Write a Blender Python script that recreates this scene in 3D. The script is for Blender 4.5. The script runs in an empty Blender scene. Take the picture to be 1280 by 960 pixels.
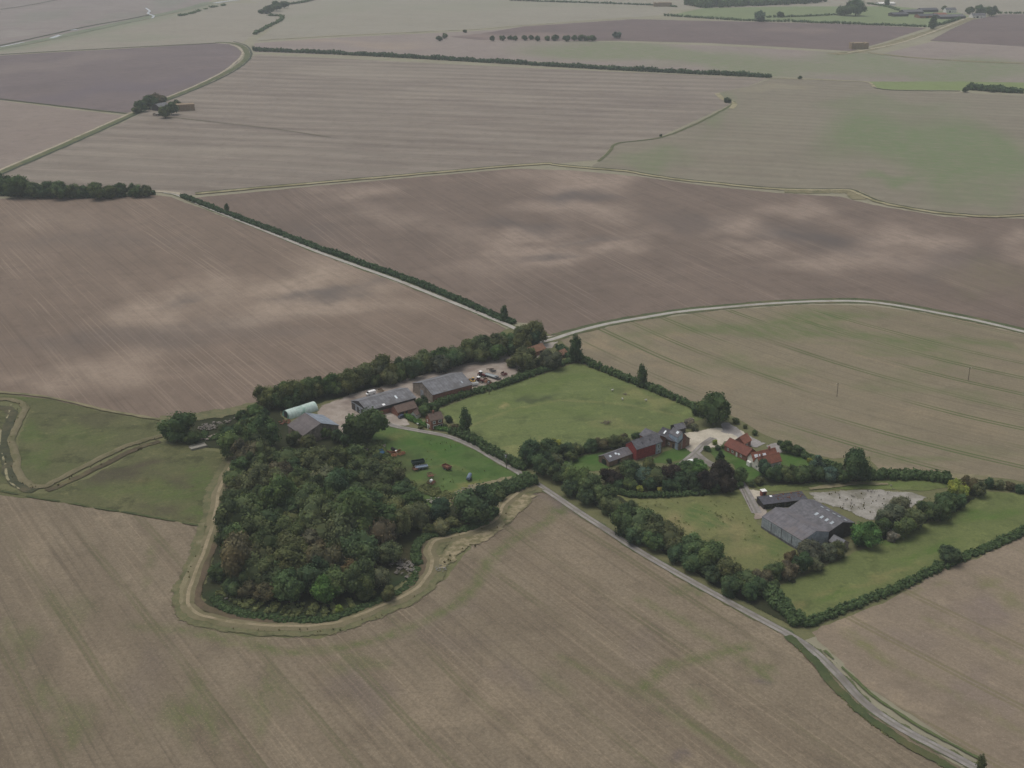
import bpy, bmesh, math, random
import numpy as np
from mathutils import Vector, Matrix
from mathutils.geometry import delaunay_2d_cdt

random.seed(7)
SC = bpy.context.scene
COL = SC.collection
R = math.radians

# ------------------------------------------------------------------ camera geometry
F, YH, H = 1500.0, -130.0, 230.0
P = math.atan((480 - YH) / F)


def at(px, py, z=0.0):
    """ground (or height z) point seen at a pixel of the 1280x960 photograph"""
    x = (px - 640) / F
    y = -(py - 480) / F
    d = (x, math.cos(P) + y * math.sin(P), -math.sin(P) + y * math.cos(P))
    t = (H - z) / -d[2]
    return Vector((d[0] * t, d[1] * t, z))


def to_px(X, Y, Z=0.0):
    dz = Z - H
    depth = Y * math.cos(P) - dz * math.sin(P)
    up = Y * math.sin(P) + dz * math.cos(P)
    return 640 + F * X / depth, 480 - F * up / depth


def pxm(px, py):
    """pixels per metre at a pixel"""
    a = at(px, py)
    return F / math.sqrt(a.x * a.x + a.y * a.y + H * H)


def lin(r, g, b):
    f = lambda c: (c / 255 / 12.92) if c <= 10 else ((c / 255 + .055) / 1.055) ** 2.4
    return (f(r), f(g), f(b))


# ------------------------------------------------------------------ tagging
def tag(o, label=None, cat=None, group=None, kind=None):
    if label: o['label'] = label
    if cat: o['category'] = cat
    if group: o['group'] = group
    if kind: o['kind'] = kind
    return o


def empty(name, loc, rz=0.0, label=None, cat=None, group=None):
    o = bpy.data.objects.new(name, None)
    o.empty_display_size = .5
    COL.objects.link(o)
    o.location = loc
    o.rotation_euler = (0, 0, rz)
    return tag(o, label, cat, group)


def copy_tree(o, parent=None):
    c = o.copy()
    COL.objects.link(c)
    c.parent = parent
    for ch in list(o.children):
        copy_tree(ch, c)
    return c


ORD = ('first second third fourth fifth sixth seventh eighth ninth tenth eleventh twelfth thirteenth fourteenth fifteenth '
       'sixteenth seventeenth eighteenth nineteenth twentieth').split()

# ------------------------------------------------------------------ materials


class NT:
    def __init__(self, name):
        self.m = bpy.data.materials.new(name)
        self.m.use_nodes = True
        self.t = self.m.node_tree
        self.t.nodes.clear()
        self.out = self.t.nodes.new('ShaderNodeOutputMaterial')

    def n(self, kind, **kw):
        nd = self.t.nodes.new('ShaderNode' + kind)
        for k, v in kw.items():
            setattr(nd, k, v)
        return nd

    def link(self, a, b):
        self.t.links.new(a, b)

    def setv(self, sock, v):
        if hasattr(v, 'is_output') or hasattr(v, 'links'):
            self.link(v, sock)
        else:
            if isinstance(v, tuple) and len(v) == 3 and sock.type == 'RGBA':
                v = v + (1.0,)
            sock.default_value = v

    def math(self, op, a, b=None, c=None, clamp=False):
        nd = self.n('Math', operation=op, use_clamp=clamp)
        self.setv(nd.inputs[0], a)
        if b is not None: self.setv(nd.inputs[1], b)
        if c is not None: self.setv(nd.inputs[2], c)
        return nd.outputs[0]

    def mix(self, f, a, b, mode='MIX'):
        nd = self.n('Mix', data_type='RGBA', blend_type=mode)
        self.setv(nd.inputs[0], f)
        self.setv(nd.inputs[6], a)
        self.setv(nd.inputs[7], b)
        return nd.outputs[2]

    def ramp(self, v, lo, hi, a=0.0, b=1.0, smooth=True):
        nd = self.n('MapRange', interpolation_type='SMOOTHSTEP' if smooth else 'LINEAR')
        self.setv(nd.inputs[0], v)
        for i, k in enumerate((lo, hi, a, b)):
            nd.inputs[i + 1].default_value = k
        return nd.outputs[0]

    def noise(self, vec, scale, detail=3.0, rough=.55):
        nd = self.n('TexNoise')
        self.setv(nd.inputs['Vector'], vec)
        nd.inputs['Scale'].default_value = scale
        nd.inputs['Detail'].default_value = detail
        nd.inputs['Roughness'].default_value = rough
        return nd.outputs['Fac']

    def mapping(self, vec, rot=0.0, scale=(1, 1, 1), loc=(0, 0, 0)):
        nd = self.n('Mapping')
        self.setv(nd.inputs[0], vec)
        nd.inputs[1].default_value = loc
        nd.inputs[2].default_value = (0, 0, rot)
        nd.inputs[3].default_value = scale
        return nd.outputs[0]

    def attr(self, name):
        return self.n('Attribute', attribute_name=name).outputs['Fac']

    def pos(self):
        return self.n('NewGeometry').outputs['Position']

    def obj(self):
        return self.n('TexCoord').outputs['Object']

    def finish(self, col, rough=.9, spec=.15, metallic=0.0, alpha=None, normal=None, emit=None):
        b = self.n('BsdfPrincipled')
        self.setv(b.inputs['Base Color'], col)
        b.inputs['Roughness'].default_value = rough
        b.inputs['Specular IOR Level'].default_value = spec
        b.inputs['Metallic'].default_value = metallic
        if normal is not None: self.link(normal, b.inputs['Normal'])
        sh = b.outputs[0]
        if alpha is not None:
            tr = self.n('BsdfTransparent')
            mx = self.n('MixShader')
            self.setv(mx.inputs[0], alpha)
            self.link(tr.outputs[0], mx.inputs[1])
            self.link(sh, mx.inputs[2])
            sh = mx.outputs[0]
        self.link(sh, self.out.inputs['Surface'])
        return self.m

    def bump(self, h, strength=.4, dist=.2):
        nd = self.n('Bump')
        nd.inputs['Strength'].default_value = strength
        nd.inputs['Distance'].default_value = dist
        self.link(h, nd.inputs['Height'])
        return nd.outputs[0]


def sat(c, k=1.15):
    g = .3 * c[0] + .59 * c[1] + .11 * c[2]
    return tuple(min(255, max(0, g + (q - g) * k)) for q in c)


def field_mat(name, base, alt, ang, fine=.55, coarse=.05, amt=.5, tram=None, green=(98, 108, 74), pale=(166, 148, 124),
              dark=(96, 88, 86), blotch=.35, alpha=False, gnoise=.5, speck=.25, ripple=0.0, ripple_p=6.0, mott=.25, streak=.0, bend=None):
    """ploughed, drilled or mown ground: streaks along the direction ang, tramlines, weedy and pale patches (attributes)"""
    t = NT(name)
    base, alt, green, pale, dark = (sat(c) for c in (base, alt, green, pale, dark))
    if tram: tram = (tram[0], sat(tram[1]), tram[2], tram[3])
    p = t.pos()
    v = t.mapping(p, rot=-ang)
    if bend:                                  # rows that curve with the field
        k, u0 = bend
        sp_ = t.n('SeparateXYZ'); t.link(v, sp_.inputs[0])
        du = t.math('SUBTRACT', sp_.outputs[0], u0)
        cb_ = t.n('CombineXYZ')
        t.link(sp_.outputs[0], cb_.inputs[0])
        t.link(t.math('SUBTRACT', sp_.outputs[1], t.math('MULTIPLY', t.math('MULTIPLY', du, du), k)), cb_.inputs[1])
        v = cb_.outputs[0]
    wob = t.noise(p, .006, 2)
    s1 = t.noise(t.mapping(v, scale=(.012, fine, 1)), 1.0, 3, .6)
    s2 = t.noise(t.mapping(v, scale=(.0025, coarse, 1)), 1.0, 2, .5)
    col = t.mix(t.ramp(s1, .3, .7, 0, amt), lin(*base), lin(*alt))
    col = t.mix(t.ramp(s2, .35, .68, 0, amt), col, lin(*alt))
    bl = t.noise(p, .011, 4, .6)
    col = t.mix(t.ramp(bl, .42, .7, 0, blotch), col, lin(*[c * .9 for c in base]))
    bl2 = t.noise(t.mapping(p, loc=(37, 11, 0)), .03, 4, .6)
    col = t.mix(t.ramp(bl2, .5, .75, 0, blotch * .8), col, lin(*[min(255, c * 1.1) for c in alt]))
    n1 = t.noise(t.mapping(v, scale=(.25, 1, 1)), .12, 4, .65)
    mo = t.noise(t.mapping(p, loc=(71, 23, 0)), .085, 5, .68)
    col = t.mix(t.ramp(mo, .5, .66, 0, mott), col, lin(*[c * .74 for c in base]))
    mo2 = t.noise(t.mapping(p, loc=(13, 57, 0)), .12, 5, .68)
    col = t.mix(t.ramp(mo2, .54, .7, 0, mott), col, lin(*[min(255, c * 1.14) for c in alt]))
    if streak:
        s4 = t.noise(t.mapping(v, scale=(.010, .95, 1)), 1.0, 2, .5)
        zone = t.ramp(t.noise(t.mapping(v, scale=(.004, .03, 1), loc=(3, 8, 0)), 1.0, 3, .6), .4, .62, .12, 1)
        col = t.mix(t.math('MULTIPLY', t.ramp(s4, .52, .66, 0, streak), zone), col, lin(*pale))
        s5 = t.noise(t.mapping(v, scale=(.008, .6, 1), loc=(7, 5, 0)), 1.0, 2, .5)
        col = t.mix(t.math('MULTIPLY', t.ramp(s5, .54, .68, 0, streak), t.math('SUBTRACT', 1.1, zone)), col, lin(*[c * .76 for c in base]))
    if ripple:
        sep = t.n('SeparateXYZ'); t.link(v, sep.inputs[0])
        k = t.math('MULTIPLY', sep.outputs[1], 2 * math.pi / ripple_p)
        k = t.math('ADD', k, t.math('MULTIPLY', wob, 6.0))
        r = t.ramp(t.math('SINE', k), -1, 1, 0, ripple)
        col = t.mix(r, col, lin(*[c * .8 for c in base]))
    pv = t.math('MULTIPLY', t.attr('pale'), t.ramp(t.math('ADD', t.math('MULTIPLY', mo2, .6), t.math('MULTIPLY', s1, .4)), .3, .66, .4, 1.0))
    col = t.mix(pv, col, lin(*pale))
    dv = t.math('MULTIPLY', t.attr('dark'), t.ramp(n1, .2, .8, .55, 1.0))
    col = t.mix(dv, col, lin(*dark))
    gn = t.noise(t.mapping(v, scale=(.12, .5, 1)), 1.0 * gnoise, 4, .7)
    gv = t.math('MULTIPLY', t.attr('green'), t.ramp(gn, .34, .62, .3, 1.0))
    col = t.mix(gv, col, lin(*green))
    if tram:
        per, tc, ts, gap = tram
        sep = t.n('SeparateXYZ'); t.link(v, sep.inputs[0])
        ac = t.math('ADD', sep.outputs[1], t.math('MULTIPLY', wob, 9.0))
        fr = t.math('FRACT', t.math('DIVIDE', ac, per))
        d = t.math('ABSOLUTE', t.math('SUBTRACT', t.math('ABSOLUTE', t.math('SUBTRACT', fr, .5)), gap / per))
        ln = t.ramp(d, .25 / per, 1.0 / per, 1, 0)
        br = t.ramp(t.noise(t.mapping(v, scale=(.012, .05, 1)), 1.0, 3), .38, .62, .05, 1)
        f = t.math('MULTIPLY', t.math('MULTIPLY', ln, br), ts)
        col = t.mix(f, col, lin(*tc))
    sp = t.noise(p, .75, 3, .75)
    col = t.mix(t.ramp(sp, .35, .7, 0, speck), col, lin(*[c * .78 for c in base]))
    sp2 = t.noise(p, 1.7, 2, .7)
    col = t.mix(t.ramp(sp2, .55, .75, 0, speck), col, lin(*[min(255, c * 1.17) for c in alt]))
    a = None
    if alpha:
        e = t.attr('edge')
        nn = t.math('ADD', t.math('MULTIPLY', t.noise(p, .35, 3, .6), .6), t.math('MULTIPLY', t.noise(p, 1.6, 2, .7), .7))
        a = t.math('GREATER_THAN', t.math('ADD', e, t.math('SUBTRACT', nn, .65)), .4)
    return t.finish(col, .95, .1, alpha=a)


def strip_mat(name, c1, c2, c3=None, scale=.35, along=None, rough=.9, alpha=True, soft=(.15, .6), hole=0.0, crown=None):
    """ribbons: attribute edge is 0 at the sides and 1 in the middle"""
    t = NT(name)
    p = t.pos()
    n1 = t.noise(p, scale, 4, .65)
    col = t.mix(t.ramp(n1, .35, .65), lin(*c1), lin(*c2))
    if c3:
        n3 = t.noise(t.mapping(p, loc=(9, 4, 0)), scale * .3, 3, .6)
        col = t.mix(t.ramp(n3, .48, .68), col, lin(*c3))
    n2 = t.noise(p, 1.9, 2, .7)
    col = t.mix(t.ramp(n2, .4, .75, 0, .35), col, lin(*[c * .72 for c in c1]))
    if crown:
        col = t.mix(t.math('MULTIPLY', t.ramp(t.attr('edge'), .86, .97), t.ramp(n1, .3, .6, .2, .85)), col, lin(*crown))
    a = None
    if alpha:
        e = t.attr('edge')
        nn = t.math('ADD', t.math('MULTIPLY', t.noise(p, .3, 3, .6), .6), t.math('MULTIPLY', t.noise(p, 1.5, 2, .7), .8))
        a = t.math('ADD', e, t.math('SUBTRACT', nn, .7))
        if hole:
            a = t.math('SUBTRACT', a, t.ramp(t.noise(p, .05, 3, .7), hole + .12, hole - .12, 0, .9))
        a = t.math('GREATER_THAN', a, (soft[0] + soft[1]) / 2)
    return t.finish(col, rough, .1, alpha=a)


def plain_mat(name, c, rough=.7, var=.15, scale=.8, spec=.3, metallic=0.0, stain=None, band=None):
    t = NT(name)
    p = t.obj()
    n1 = t.noise(p, scale, 4, .6)
    col = t.mix(t.ramp(n1, .3, .7, 0, 1), lin(*[k * (1 - var) for k in c]), lin(*[min(255, k * (1 + var)) for k in c]))
    if stain:
        n2 = t.noise(t.mapping(p, loc=(5, 3, 1)), scale * .35, 4, .65)
        col = t.mix(t.ramp(n2, .44, .66, 0, .9), col, lin(*stain))
    if band:
        sep = t.n('SeparateXYZ'); t.link(p, sep.inputs[0])
        k = t.math('MULTIPLY', sep.outputs[band[0]], 2 * math.pi / band[1])
        col = t.mix(t.ramp(t.math('SINE', k), .2, 1, 0, band[2]), col, lin(*[q * .72 for q in c]))
    return t.finish(col, rough, spec, metallic)


def brick_mat(name, c1, c2, mortar):
    t = NT(name)
    p = t.obj()
    sep = t.n('SeparateXYZ'); t.link(p, sep.inputs[0])
    cmb = t.n('CombineXYZ')
    t.link(t.math('ADD', sep.outputs[0], sep.outputs[1]), cmb.inputs[0])
    t.link(sep.outputs[2], cmb.inputs[1])
    b = t.n('TexBrick')
    t.link(cmb.outputs[0], b.inputs['Vector'])
    b.inputs['Scale'].default_value = 2.2
    b.inputs['Color1'].default_value = lin(*c1) + (1,)
    b.inputs['Color2'].default_value = lin(*c2) + (1,)
    b.inputs['Mortar'].default_value = lin(*mortar) + (1,)
    n1 = t.noise(p, .7, 4, .65)
    col = t.mix(t.ramp(n1, .4, .7, 0, .6), b.outputs['Color'], lin(*[k * .75 for k in c1]))
    return t.finish(col, .9, .15)


def tile_mat(name, c1, c2, c3):
    t = NT(name)
    p = t.obj()
    n1 = t.noise(p, .55, 4, .65)
    n2 = t.noise(t.mapping(p, loc=(3, 8, 2)), 2.6, 2, .7)
    col = t.mix(t.ramp(n1, .35, .65), lin(*c1), lin(*c2))
    col = t.mix(t.ramp(n2, .5, .75, 0, .7), col, lin(*c3))
    w = t.n('TexWave', wave_type='BANDS', bands_direction='Z')
    t.link(p, w.inputs['Vector'])
    w.inputs['Scale'].default_value = 1.1
    w.inputs['Distortion'].default_value = .6
    col = t.mix(t.ramp(w.outputs['Fac'], .5, 1, 0, .25), col, lin(*[k * .7 for k in c1]))
    return t.finish(col, .85, .2)


def leaf_mat(name):
    t = NT(name)
    oi = t.n('ObjectInfo')
    g = t.attr('tint')
    col = t.mix(1.0, oi.outputs['Color'], t.mix(g, (.52, .54, .56), (1.5, 1.46, 1.3)), 'MULTIPLY')
    n1 = t.noise(t.obj(), 1.6, 2, .6)
    col = t.mix(t.ramp(n1, .4, .7, 0, .45), col, t.mix(1.0, col, (1.35, 1.05, .8), 'MULTIPLY'))
    d = t.n('BsdfDiffuse')
    t.link(col, d.inputs[0])
    tr = t.n('BsdfTranslucent')
    t.link(t.mix(1.0, col, (1.1, 1.25, .6), 'MULTIPLY'), tr.inputs[0])
    mx = t.n('MixShader'); mx.inputs[0].default_value = .18
    t.link(d.outputs[0], mx.inputs[1]); t.link(tr.outputs[0], mx.inputs[2])
    t.link(mx.outputs[0], t.out.inputs['Surface'])
    return t.m


M = {}
M['leaf'] = leaf_mat('leaves')
M['bark'] = plain_mat('bark', (78, 68, 58), .95, .2, 3.0, .1)
M['asbestos'] = plain_mat('fibre_cement_roof', (116, 116, 119), .85, .1, .5, .2, stain=(98, 96, 96), band=(0, 1.6, .25))
M['asbestos_dark'] = plain_mat('weathered_roof', (104, 102, 106), .85, .1, .5, .2, stain=(112, 106, 106), band=(0, 1.8, .22))
M['roof_brown'] = plain_mat('brown_sheet_roof', (103, 97, 97), .85, .08, .4, .2, stain=(90, 84, 84), band=(1, 1.5, .15))
M['roof_blue'] = plain_mat('pale_sheet_roof', (132, 140, 150), .6, .1, .35, .3, stain=(112, 118, 126), band=(1, 2.2, .2))
M['slate'] = plain_mat('dark_slate', (72, 71, 78), .7, .14, 1.2, .3, stain=(58, 56, 60))
M['slate_mid'] = plain_mat('grey_slate', (98, 97, 101), .75, .12, 1.0, .25, stain=(84, 82, 84))
M['tile_red'] = tile_mat('red_pantiles', (140, 90, 72), (122, 78, 64), (160, 116, 96))
M['tile_dark'] = tile_mat('dark_red_pantiles', (116, 72, 62), (102, 65, 57), (136, 94, 80))
M['tile_brown'] = tile_mat('brown_tiles', (112, 94, 86), (98, 84, 76), (134, 116, 104))
M['tile_terra'] = tile_mat('weathered_terracotta', (138, 104, 84), (122, 94, 78), (160, 120, 96))
M['brick'] = brick_mat('red_brick', (144, 94, 77), (130, 84, 70), (150, 128, 114))
M['brick_pale'] = brick_mat('buff_brick', (138, 112, 96), (126, 102, 88), (146, 132, 118))
M['red_board'] = plain_mat('red_boarding', (138, 62, 60), .8, .12, 1.5, .2, band=(0, .9, .3))
M['dark_board_and_shade'] = plain_mat('dark_boarding_and_shade', (66, 62, 62), .85, .12, 1.2, .15, band=(0, .8, .3))  # real boards, and the painted shade of the long barn's open side
M['grey_board'] = plain_mat('grey_cladding', (148, 154, 160), .8, .1, .8, .2, stain=(130, 135, 140), band=(0, 1.2, .25))
M['tan_board'] = plain_mat('tan_cladding', (140, 130, 119), .85, .1, .9, .2, stain=(104, 94, 86))
M['blue_board'] = plain_mat('pale_blue_cladding', (156, 170, 186), .7, .08, 1.0, .25, band=(0, .7, .2))
M['blue_pale'] = plain_mat('very_pale_blue_boarding', (178, 192, 200), .7, .06, 1.0, .25)
M['white'] = plain_mat('white_paint', (222, 220, 214), .6, .05, 1.0, .3, stain=(205, 202, 194))
M['white_bright'] = plain_mat('bright_white', (238, 238, 236), .4, .03, 1.0, .4)
M['render'] = plain_mat('off_white_render', (212, 206, 196), .85, .06, .8, .15, stain=(190, 184, 172))
M['glass'] = plain_mat('dark_glass_and_openings', (34, 37, 42), .12, .1, 1.0, .6)  # window panes, and the painted darkness of open doorways
M['rooflight'] = plain_mat('rooflight_sheet', (214, 222, 226), .25, .05, 1.0, .5)
M['rooflight_dim'] = plain_mat('dull_rooflight', (158, 166, 172), .35, .08, 1.0, .4)
M['mint'] = plain_mat('mint_green_steel', (192, 208, 200), .5, .05, .7, .3, stain=(140, 178, 162), band=(0, 1.6, .12))
M['mint_end'] = plain_mat('mint_green_end', (112, 148, 134), .6, .08, .9, .3)
M['rubber'] = plain_mat('black_rubber', (32, 31, 31), .85, .15, 3.0, .2)
M['maroon'] = plain_mat('maroon_paint', (98, 40, 44), .45, .1, 2.0, .4)
M['red_paint'] = plain_mat('faded_red_paint', (128, 84, 70), .65, .15, 2.0, .3, stain=(110, 74, 62))
M['orange'] = plain_mat('orange_paint', (150, 104, 76), .6, .15, 2.0, .3, stain=(150, 92, 60))
M['yellow'] = plain_mat('yellow_paint', (186, 150, 76), .5, .1, 2.0, .4)
M['rust'] = plain_mat('rusty_steel', (112, 78, 62), .85, .2, 3.0, .2, stain=(84, 62, 54))
M['blue_paint'] = plain_mat('blue_paint', (76, 118, 152), .5, .1, 2.0, .4)
M['slate_paint'] = plain_mat('blue_grey_paint', (104, 118, 136), .55, .1, 2.0, .3)
M['dkgreen'] = plain_mat('dark_green_paint', (44, 60, 56), .55, .12, 2.0, .3)
M['steel'] = plain_mat('galvanised_steel', (150, 156, 158), .5, .1, 2.0, .4)
M['darksteel'] = plain_mat('dark_steel', (52, 52, 56), .6, .15, 2.0, .3)
M['carblue'] = plain_mat('dark_blue_car_paint', (62, 70, 88), .25, .05, 2.0, .5)
M['wood'] = plain_mat('weathered_wood', (104, 94, 84), .9, .15, 3.0, .1)
M['straw'] = plain_mat('straw', (146, 130, 110), .95, .1, 1.5, .05, stain=(138, 116, 92))
M['wool'] = plain_mat('fleece', (190, 186, 176), .95, .05, 6.0, .05)
M['concrete'] = plain_mat('concrete', (140, 136, 126), .9, .08, .9, .15, stain=(140, 136, 128))
M['stone'] = plain_mat('rubble_stone', (112, 107, 100), .9, .25, 2.0, .1)
M['redhut'] = brick_mat('bright_red_brick', (140, 70, 58), (126, 62, 52), (140, 112, 100))


# ------------------------------------------------------------------ mesh builder
class MB:
    def __init__(self):
        self.v, self.f, self.att = [], [], {}

    def add(self, vs, fs):
        o = len(self.v)
        self.v += [tuple(p) for p in vs]
        self.f += [tuple(i + o for i in q) for q in fs]

    def box(self, x0, x1, y0, y1, z0, z1):
        self.add([(x0, y0, z0), (x1, y0, z0), (x1, y1, z0), (x0, y1, z0), (x0, y0, z1), (x1, y0, z1), (x1, y1, z1), (x0, y1, z1)],
                 [(0, 3, 2, 1), (4, 5, 6, 7), (0, 1, 5, 4), (1, 2, 6, 5), (2, 3, 7, 6), (3, 0, 4, 7)])

    def hexa(self, bot, top):
        self.add(list(bot) + list(top), [(0, 3, 2, 1), (4, 5, 6, 7), (0, 1, 5, 4), (1, 2, 6, 5), (2, 3, 7, 6), (3, 0, 4, 7)])

    def prism(self, prof, a0, a1, axis='x'):
        """closed profile of (s,z) swept along an axis"""
        n = len(prof)
        if axis == 'x':
            vs = [(a0, s, z) for s, z in prof] + [(a1, s, z) for s, z in prof]
        else:
            vs = [(s, a0, z) for s, z in prof] + [(s, a1, z) for s, z in prof]
        fs = [tuple(range(n - 1, -1, -1)), tuple(range(n, 2 * n))]
        fs += [(i, (i + 1) % n, n + (i + 1) % n, n + i) for i in range(n)]
        self.add(vs, fs)

    def tube(self, p0, p1, r0, r1=None, n=8):
        r1 = r0 if r1 is None else r1
        p0, p1 = Vector(p0), Vector(p1)
        d = (p1 - p0).normalized()
        a = d.orthogonal().normalized()
        b = d.cross(a)
        vs = []
        for p, r in ((p0, r0), (p1, r1)):
            for i in range(n):
                t = 2 * math.pi * i / n
                vs.append(p + (a * math.cos(t) + b * math.sin(t)) * r)
        fs = [(i, (i + 1) % n, n + (i + 1) % n, n + i) for i in range(n)]
        fs += [tuple(range(n - 1, -1, -1)), tuple(range(n, 2 * n))]
        self.add(vs, fs)

    def ico(self, c, r, sub=1, seed=0, rough=.0, sq=(1, 1, 1)):
        bm = bmesh.new()
        bmesh.ops.create_icosphere(bm, subdivisions=sub, radius=1.0)
        rnd = random.Random(seed)
        vs = []
        for v in bm.verts:
            k = r * (1 + rnd.uniform(-rough, rough))
            vs.append((c[0] + v.co.x * k * sq[0], c[1] + v.co.y * k * sq[1], c[2] + v.co.z * k * sq[2]))
        fs = [tuple(q.index for q in f.verts) for f in bm.faces]
        bm.free()
        self.add(vs, fs)

    def mesh(self, name):
        me = bpy.data.meshes.new(name)
        me.from_pydata(self.v, [], self.f)
        for k, (dom, vals) in self.att.items():
            a = me.attributes.new(k, 'FLOAT', dom)
            a.data.foreach_set('value', vals)
        return me

    def build(self, name, mat, parent=None, loc=None, smooth=False, rz=0.0):
        me = self.mesh(name)
        me.materials.append(mat)
        if smooth:
            me.polygons.foreach_set('use_smooth', [True] * len(me.polygons))
        o = bpy.data.objects.new(name, me)
        COL.objects.link(o)
        if parent: o.parent = parent
        if loc is not None: o.location = loc
        o.rotation_euler = (0, 0, rz)
        return o


# ------------------------------------------------------------------ ground sheets
def catmull(pts, n=6, closed=False):
    out = []
    L = len(pts)
    rng = range(L) if closed else range(L - 1)
    for i in rng:
        g = (lambda k: pts[k % L]) if closed else (lambda k: pts[max(0, min(L - 1, k))])
        p0, p1, p2, p3 = (Vector(g(i + k)) for k in (-1, 0, 1, 2))
        for s in range(n):
            t = s / n
            out.append(.5 * ((2 * p1) + (p2 - p0) * t + (2 * p0 - 5 * p1 + 4 * p2 - p3) * t * t + (3 * p1 - p0 - 3 * p2 + p3) * t ** 3))
    if not closed: out.append(Vector(pts[-1]))
    return out


def wpts(px):
    return [at(*p).xy for p in px]


def resample(pts, step, closed=True):
    out = []
    n = len(pts)
    for i in range(n if closed else n - 1):
        a, b = pts[i], pts[(i + 1) % n]
        k = max(1, int((b - a).length / step))
        for j in range(k):
            out.append(a.lerp(b, j / k))
    if not closed: out.append(pts[-1])
    return out


def inside(poly, X, Y):
    n = len(poly)
    c = np.zeros(len(X), bool)
    j = n - 1
    for i in range(n):
        xi, yi = poly[i]; xj, yj = poly[j]
        if yi != yj:
            m = ((yi > Y) != (yj > Y)) & (X < (xj - xi) * (Y - yi) / (yj - yi) + xi)
            c ^= m
        j = i
    return c


def edge_dist(poly, X, Y):
    d = np.full(len(X), 1e9)
    n = len(poly)
    for i in range(n):
        ax, ay = poly[i]; bx, by = poly[(i + 1) % n]
        dx, dy = bx - ax, by - ay
        l2 = dx * dx + dy * dy + 1e-9
        t = np.clip(((X - ax) * dx + (Y - ay) * dy) / l2, 0, 1)
        d = np.minimum(d, np.hypot(X - ax - t * dx, Y - ay - t * dy))
    return d


def sheet(name, px, z, mat, step=4.0, marks=None, smooth=False, fade=2.0, jit=.25, label=None, kind='structure', relief=0.0, soft=1.6, grow=(1, 1)):
    rnd = random.Random(len(px) * 31 + int(px[0][0]))
    base = catmull([Vector(p) for p in px], 5, True) if smooth else [Vector(p) for p in px]
    w = [at(p.x, p.y).xy for p in base]
    if smooth:
        w = [p for i, p in enumerate(w) if (p - w[i - 1]).length > .3]
    w = resample(w, step)
    w = [p + Vector((rnd.uniform(-1, 1), rnd.uniform(-1, 1))) * jit * min(step, 3) for p in w]
    cx = sum(p.x for p in w) / len(w); cy = sum(p.y for p in w) / len(w)
    poly = [(p.x - cx, p.y - cy) for p in w]
    xs = np.array([p[0] for p in poly]); ys = np.array([p[1] for p in poly])
    gx, gy = np.meshgrid(np.arange(xs.min() + step * .5, xs.max(), step), np.arange(ys.min() + step * .5, ys.max(), step))
    gx = gx.ravel(); gy = gy.ravel()
    if len(gx):
        rs = np.random.RandomState(3)
        gx = gx + rs.uniform(-.3, .3, len(gx)) * step; gy = gy + rs.uniform(-.3, .3, len(gy)) * step
        k = inside(poly, gx, gy); gx, gy = gx[k], gy[k]
    if len(gx):
        k = edge_dist(poly, gx, gy) > step * .35; gx, gy = gx[k], gy[k]
    pts = [Vector(p) for p in poly] + [Vector((a, b)) for a, b in zip(gx, gy)]
    V, E_, FC, *_ = delaunay_2d_cdt(pts, [], [list(range(len(poly)))], 1, 1e-4)
    X = np.array([v.x for v in V]); Y = np.array([v.y for v in V])
    ed = edge_dist(poly, X, Y)
    me = bpy.data.meshes.new(name)
    zz = np.zeros(len(X))
    if relief:
        rs = np.random.RandomState(5)
        zz = rs.uniform(0, relief, len(X)) * np.clip(ed / 3, 0, 1)
    me.from_pydata([(a, b, c) for a, b, c in zip(X, Y, zz)], [], [tuple(f) for f in FC])
    # every face up
    if len(me.polygons) and me.polygons[0].normal.z < 0: me.flip_normals()
    for k in ('pale', 'dark', 'green'):
        val = np.zeros(len(X))
        for m in (marks or {}).get(k, []):
            if len(m) == 6:                    # ellipse in photograph pixels, set down on the ground
                ex, ey, rx, ry, rot, s = m
                c, sn = math.cos(R(rot)), math.sin(R(rot))
                ux = np.empty(len(X)); uy = np.empty(len(X))
                WX, WY = X + cx, Y + cy
                dep = WY * math.cos(P) + H * math.sin(P)
                pxx = 640 + F * WX / dep; pyy = 480 - F * (WY * math.sin(P) - H * math.cos(P)) / dep
                dx, dy = pxx - ex, pyy - ey
                dx = dx + rx * .22 * (np.sin(pyy / (ry * .7) + ex) + np.sin(pyy / (ry * .31) + pxx / (rx * .5)))
                dy = dy + ry * .25 * (np.sin(pxx / (rx * .33) + ey) + np.sin(pxx / (rx * .15) - pyy / ry))
                u = (dx * c + dy * sn) / (rx * grow[0]); v = (-dx * sn + dy * c) / (ry * grow[1])
                q = np.clip(1 - np.sqrt(u * u + v * v), 0, 1)
                q = q * q * (3 - 2 * q)
                val = np.maximum(val, np.minimum(1, q * soft) * s)
            else:                               # polyline in pixels, half width m
                pl, hw, s = m
                pw = [at(*p).xy - Vector((cx, cy)) for p in pl]
                d = np.full(len(X), 1e9)
                for a, b in zip(pw, pw[1:]):
                    e = b - a
                    t = np.clip(((X - a.x) * e.x + (Y - a.y) * e.y) / (e.length_squared + 1e-9), 0, 1)
                    d = np.minimum(d, np.hypot(X - a.x - t * e.x, Y - a.y - t * e.y))
                val = np.maximum(val, np.clip(1.3 - d / hw, 0, 1) * s)
        a = me.attributes.new(k, 'FLOAT', 'POINT'); a.data.foreach_set('value', val.astype(np.float32))
    a = me.attributes.new('edge', 'FLOAT', 'POINT'); a.data.foreach_set('value', np.clip(ed / fade, 0, 1).astype(np.float32))
    me.materials.append(mat)
    o = bpy.data.objects.new(name, me); COL.objects.link(o)
    o.location = (cx, cy, z)
    o['kind'] = kind
    if label: o['label'] = label
    return o


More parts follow.
